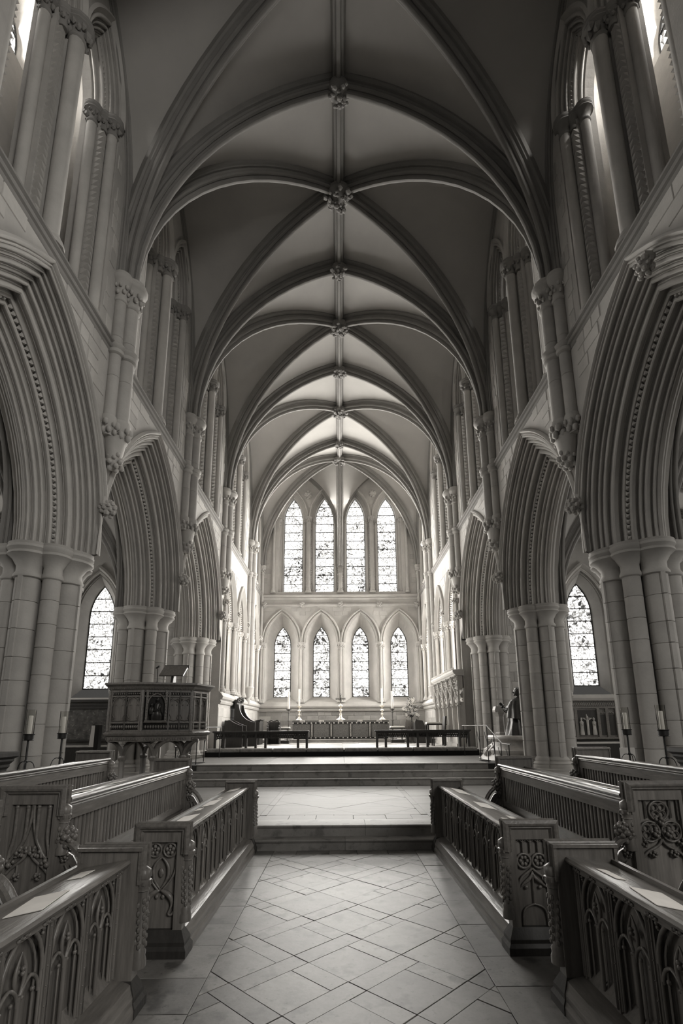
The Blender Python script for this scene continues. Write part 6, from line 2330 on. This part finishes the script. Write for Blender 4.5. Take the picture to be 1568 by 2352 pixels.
# ================================================================ kneeling bronze bishop on a carved pedestal
t = thing('tomb_pedestal', 'carved pale marble pedestal with scrolled mouldings under the bronze statue', 'pedestal', (4.68, 13.75, Z1))
prof = [(0.0, 1.13, 0.80), (0.12, 1.13, 0.80), (0.14, 1.09, 0.76), (0.3, 1.05, 0.72), (0.34, 1.1, 0.78), (0.42, 1.1, 0.78), (0.46, 1.03, 0.72), (0.56, 0.93, 0.66), (0.62, 0.95, 0.68), (0.66, 0.95, 0.68), (0.70, 0.86, 0.6), (0.80, 0.74, 0.5), (0.86, 0.72, 0.48), (0.9, 0.8, 0.54), (0.93, 0.83, 0.57), (0.98, 0.83, 0.57), (1.02, 0.80, 0.54)]
mb = MB()


def oval(sx, sy, n=32):
    return [(sx * (abs(cos(a)) ** 0.6) * (1 if cos(a) >= 0 else -1), sy * (abs(sin(a)) ** 0.6) * (1 if sin(a) >= 0 else -1)) for a in [2 * PI * k / n for k in range(n)]]


mb.loft([[(x, y, z + 0.02) for x, y in oval(sx * 0.88, sy * 1.35)] for z, sx, sy in prof], True, True, True)
obj('body', mb, 'marble', t, sharp=30)
mb = MB()
for k in range(26):
    a = 2 * PI * k / 26
    x, y = 0.9 * cos(a), 0.85 * sin(a)
    mb.tube(bez((x * 0.92, y * 0.92, 0.5), (x * 1.08, y * 1.08, 0.56), (x * 0.95, y * 0.95, 0.66), (x * 0.82, y * 0.82, 0.78), 6), [0.015, 0.03, 0.04, 0.035, 0.03, 0.02, 0.015], 5)
    mb.ball((x * 0.83, y * 0.83, 0.9), 0.025, 5, 3)
    mb.tube(bez((x * 1.15, y * 1.15, 0.2), (x * 1.22, y * 1.22, 0.26), (x * 1.1, y * 1.1, 0.28), (x * 1.05, y * 1.05, 0.34), 5), [0.015, 0.03, 0.03, 0.02, 0.012], 5)
obj('scroll_carving', mb, 'marble', t, sharp=85)
t = thing('prayer_stand', 'small pale carved lectern before the kneeling bronze figure', 'lectern', (4.42, 14.36, Z1 + 1.04))
obj('body', MB().lathe([(0.16, 0), (0.17, 0.04), (0.12, 0.08), (0.11, 0.5), (0.14, 0.56), (0.17, 0.6), (0.17, 0.64)], 6), 'marble', t, sharp=20)
obj('top', MB().prism([(-0.15, 0.62), (0.15, 0.62), (0.16, 0.66), (-0.02, 0.78), (-0.13, 0.78), (-0.16, 0.68)], lambda a, b, w_: (a, w_, b), -0.12, 0.12), 'marble', t, sharp=20)
st = thing('statue', 'dark bronze statue of a robed man kneeling in prayer seen from behind', 'statue', (4.80, 13.7, Z1 + 1.04))
mb = MB()
# continuous robed body: spine leans towards the desk (local -x, +y is away)
spec = [  # z, cx, cy, rx, ry, fold
    (0.0, 0.06, -0.16, 0.50, 0.56, 0.13), (0.05, 0.05, -0.15, 0.475, 0.53, 0.14), (0.18, 0.03, -0.09, 0.42, 0.44, 0.13), (0.34, 0.02, -0.04, 0.36, 0.36, 0.11), (0.50, 0.0, 0.0, 0.325, 0.30, 0.09), (0.64, -0.01, 0.02, 0.305, 0.26, 0.07), (0.76, -0.015, 0.03, 0.30, 0.235, 0.05), (0.86, -0.02, 0.04, 0.275, 0.20, 0.03), (0.93, -0.02, 0.045, 0.21, 0.155, 0.02), (0.975, -0.02, 0.05, 0.125, 0.11, 0.0), (1.0, -0.025, 0.05, 0.07, 0.075, 0.0), (1.03, -0.03, 0.055, 0.06, 0.065, 0.0), (1.06, -0.04, 0.06, 0.075, 0.085, 0.0), (1.11, -0.045, 0.065, 0.094, 0.108, 0.0), (1.17, -0.045, 0.065, 0.098, 0.112, 0.0), (1.22, -0.04, 0.06, 0.082, 0.095, 0.0), (1.25, -0.04, 0.06, 0.045, 0.055, 0.0), (1.262, -0.04, 0.06, 0.008, 0.01, 0.0)]
n = 64
rings = []
for z, cx, cy__, rx, ry, fo in spec:
    rg = []
    for j in range(n):
        a = 2 * PI * j / n
        q = 1 + fo * (0.75 * sin(9 * a + z * 2.0) + 0.45 * sin(16 * a - z * 3))
        rg.append((cx + rx * q * cos(a), cy__ + ry * q * sin(a), z))
    rings.append(rg)
mb.loft(rings, True, True, True)
obj('robed_figure', mb, 'bronze', st, sharp=60)
mb = MB()
for e in (-1, 1):      # sleeves reaching to joined hands
    P = bez((-0.08, 0.06 + e * 0.13, 0.84), (-0.24, 0.12 + e * 0.14, 0.66), (-0.33, 0.16 + e * 0.06, 0.62), (-0.41, 0.19 + e * 0.025, 0.72), 9)
    mb.tube(P, [0.06, 0.1, 0.105, 0.105, 0.105, 0.1, 0.09, 0.07, 0.05, 0.032], 10)
obj('sleeves', mb, 'bronze', st, sharp=60)
mb = MB()
for e in (-1, 1):
    mb.ball((-0.435, 0.195 + e * 0.018, 0.755), 0.04, 8, 5, (0.7, 0.45, 1.2))
    for k in range(4):
        x_ = -0.425 - 0.018 * k
        mb.tube([(x_, 0.195 + e * 0.016, 0.785), (x_ - 0.02, 0.195 + e * 0.012, 0.83 - 0.008 * abs(k - 1)), (x_ - 0.035, 0.195 + e * 0.008, 0.87 - 0.012 * abs(k - 1))], [0.0105, 0.0095, 0.007], 6)
    mb.tube([(-0.41, 0.195 + e * 0.022, 0.765), (-0.39, 0.195 + e * 0.018, 0.80), (-0.388, 0.195 + e * 0.012, 0.825)], [0.011, 0.01, 0.007], 6)
obj('hands', mb, 'bronze', st, sharp=85)
mb = MB()
blobs(mb, (-0.03, 0.055, 1.172), 0.096, 60, 3, 0.2, (0.98, 1.12, 0.98))
obj('hair', mb, 'bronze', st, sharp=85)
mb = MB()          # face turned to the desk: nose, brow, beard
mb.ball((-0.14, 0.085, 1.13), 0.022, 6, 4, (1.2, 0.7, 1.3))
mb.ball((-0.115, 0.09, 1.165), 0.03, 6, 4, (0.7, 1.6, 0.5))
mb.ball((-0.12, 0.085, 1.075), 0.04, 6, 4, (0.8, 1.1, 1.0))
for e in (-1, 1):
    mb.ball((-0.128, 0.085 + e * 0.035, 1.145), 0.012, 6, 4)
obj('face', mb, 'bronze', st, sharp=60)
mb = MB()          # mantle edge sweeping round the back, and train over the pedestal
rings = []
for k in range(11):
    q = k / 10
    a0 = -PI * 1.02 + q * 0.0
for k in range(25):
    a = -PI * 1.0 + k * PI * 1.3 / 24
    w1, w2 = 0.02 * sin(k * 1.5), 0.035 * sin(k * 1.5 + 0.6)
    lo = 0.46 - 0.16 * (k / 24)
    rings.append([(-0.02 + 0.25 * cos(a), 0.04 + 0.19 * sin(a), 0.90), (-0.02 + (0.31 + w1) * cos(a), 0.03 + (0.25 + w1) * sin(a), 0.76), (-0.01 + (0.345 + w2) * cos(a), 0.01 + (0.31 + w2) * sin(a), 0.60), (0.0 + (0.385 + w2) * cos(a), -0.02 + (0.37 + w2) * sin(a), lo), (0.0 + (0.37 + w2) * cos(a), -0.02 + (0.355 + w2) * sin(a), lo - 0.005)])
mb.loft(rings, False)
obj('mantle', mb, 'bronze', st, sharp=60)

# ================================================================ chapel furnishings at the aisle ends
t = thing('reredos', 'carved panelled screen with small figures and pierced cresting behind the south chapel altar', 'reredos', (8.4, 16.85, 0))
obj('frame', MB().box(-1.3, 1.3, 0, 0.2, 1.1, 2.32), 'oak', t, sharp=0)
mb = MB()
for k in range(36):
    x = -1.28 + k * 0.0731
    mb.tube([(x - 0.03, -0.02, 2.25), (x, -0.02, 2.33), (x + 0.03, -0.02, 2.25)], 0.010, 4)
    mb.tube([(x - 0.03, -0.02, 2.25), (x, -0.02, 2.17), (x + 0.03, -0.02, 2.25)], 0.010, 4)
obj('pierced_cresting', mb, 'stone', t, sharp=0, kind='stuff')
obj('cornice', MB().box(-1.34, 1.34, -0.08, 0.2, 2.33, 2.37).box(-1.32, 1.32, -0.06, 0.2, 2.1, 2.14).box(-1.34, 1.34, -0.08, 0.2, 1.12, 1.18), 'oak', t, sharp=0)
for x in (-1.3, -0.72, 0.02, 0.30, 0.62, 1.24):
    obj('pilaster', MB().box(x - 0.045, x + 0.045, -0.06, 0.05, 1.18, 2.1), 'oak', t, sharp=0)
for xa, xb in ((0.06, 0.26), (0.34, 0.58), (-1.25, -0.77)):
    obj('painted_panel', MB().box(xa, xb, -0.012, 0.0, 1.24, 1.9), 'darkoak', t, sharp=0)
    mb = MB()
    for k in range(int((xb - xa) / 0.04)):
        mb.ball((xa + 0.02 + k * 0.04, -0.03, 1.95 + 0.02 * (k % 2)), 0.022, 5, 3, (1, 0.6, 1.4))
    obj('carved_tracery', mb, 'oak', t)
obj('painted_panel', MB().box(-0.68, -0.03, -0.012, 0.0, 1.24, 2.05), 'darkoak', t, sharp=0)
for x, h, arms in ((-0.56, 0.56, 0), (-0.36, 0.62, 1), (-0.15, 0.56, 0)):
    mb = MB()
    w_ = 0.045 if arms else 0.07
    mb.lathe([(w_, 0.0), (w_ * 1.05, 0.06), (w_ * 0.8, h * 0.4), (w_ * 0.85, h * 0.62), (w_ * 0.95, h * 0.74), (w_ * 0.4, h * 0.8), (0.022, h * 0.82), (0.035, h * 0.87), (0.036, h * 0.93), (0.02, h * 0.98), (0.003, h)], 10, (x, -0.045, 1.25), sy=0.7)
    if arms:
        mb.tube([(x - 0.15, -0.045, 1.25 + h * 0.86), (x, -0.045, 1.25 + h * 0.74), (x + 0.15, -0.045, 1.25 + h * 0.86)], 0.016, 6)
        mb.box(x - 0.012, x + 0.012, -0.02, -0.012, 1.24, 1.25 + h * 1.08).box(x - 0.17, x + 0.17, -0.02, -0.012, 1.25 + h * 0.84, 1.25 + h * 0.88)
    else:
        mb.tube([(x - 0.05, -0.05, 1.25 + h * 0.7), (x, -0.1, 1.25 + h * 0.55), (x + 0.05, -0.05, 1.25 + h * 0.7)], 0.016, 6)
    obj('carved_figure', mb, 'marble', t)
t = thing('chapel_altar', 'plain dark altar with a thin white cloth below the south chapel screen', 'altar', (8.3, 16.4, 0))
obj('table', MB().box(-1.5, 1.2, -0.3, 0.35, 0, 1.0), 'darkoak', t, sharp=0)
obj('cloth', MB().box(-1.52, 1.22, -0.32, 0.36, 1.0, 1.035), 'lightcloth', t, sharp=0)
t = thing('painted_reredos', 'old dark painting of figures in a moulded frame behind the north chapel altar', 'painting', (-8.4, 16.9, 0))
obj('panel', MB().box(-1.3, 0.95, 0, 0.06, 1.22, 2.2), 'paint', t, sharp=0)
fr_ = MB().box(-1.4, 1.05, -0.04, 0.1, 2.2, 2.3).box(-1.45, 1.1, -0.08, 0.1, 2.42, 2.5).box(-1.42, 1.07, -0.06, 0.1, 2.3, 2.36).box(-1.4, 1.05, -0.04, 0.1, 1.15, 1.22).box(-1.4, -1.3, -0.04, 0.1, 1.15, 2.3).box(0.95, 1.05, -0.04, 0.1, 1.15, 2.3)
obj('frame', fr_, 'darkoak', t, sharp=0)
t = thing('chapel_altar', 'dark altar with a pale ledge under the old painting in the north chapel', 'altar', (-8.4, 16.4, 0))
obj('table', MB().box(-1.2, 1.2, -0.3, 0.35, 0, 1.0), 'darkoak', t, sharp=0)
obj('ledge', MB().box(-1.22, 1.22, -0.32, 0.36, 1.0, 1.04), 'marble', t, sharp=0)

# ---------------------------------------------------------------- small fittings high on the walls
c_ = (4.0, 5.5, 7.5)
mb = blobs(MB(), c_, 0.11, 24, 4, 0.36, (0.9, 1, 1.3))
mb.ball(c_, 0.1, 8, 6, (1, 1, 1.2))
mb.box(3.98, 4.12, 5.42, 5.58, 7.56, 7.66)
o = obj('corbel_head', mb, 'stone', org=c_)
tag(o, 'small carved head projecting under the south string course above the nearest arch', 'carving', kind='structure')
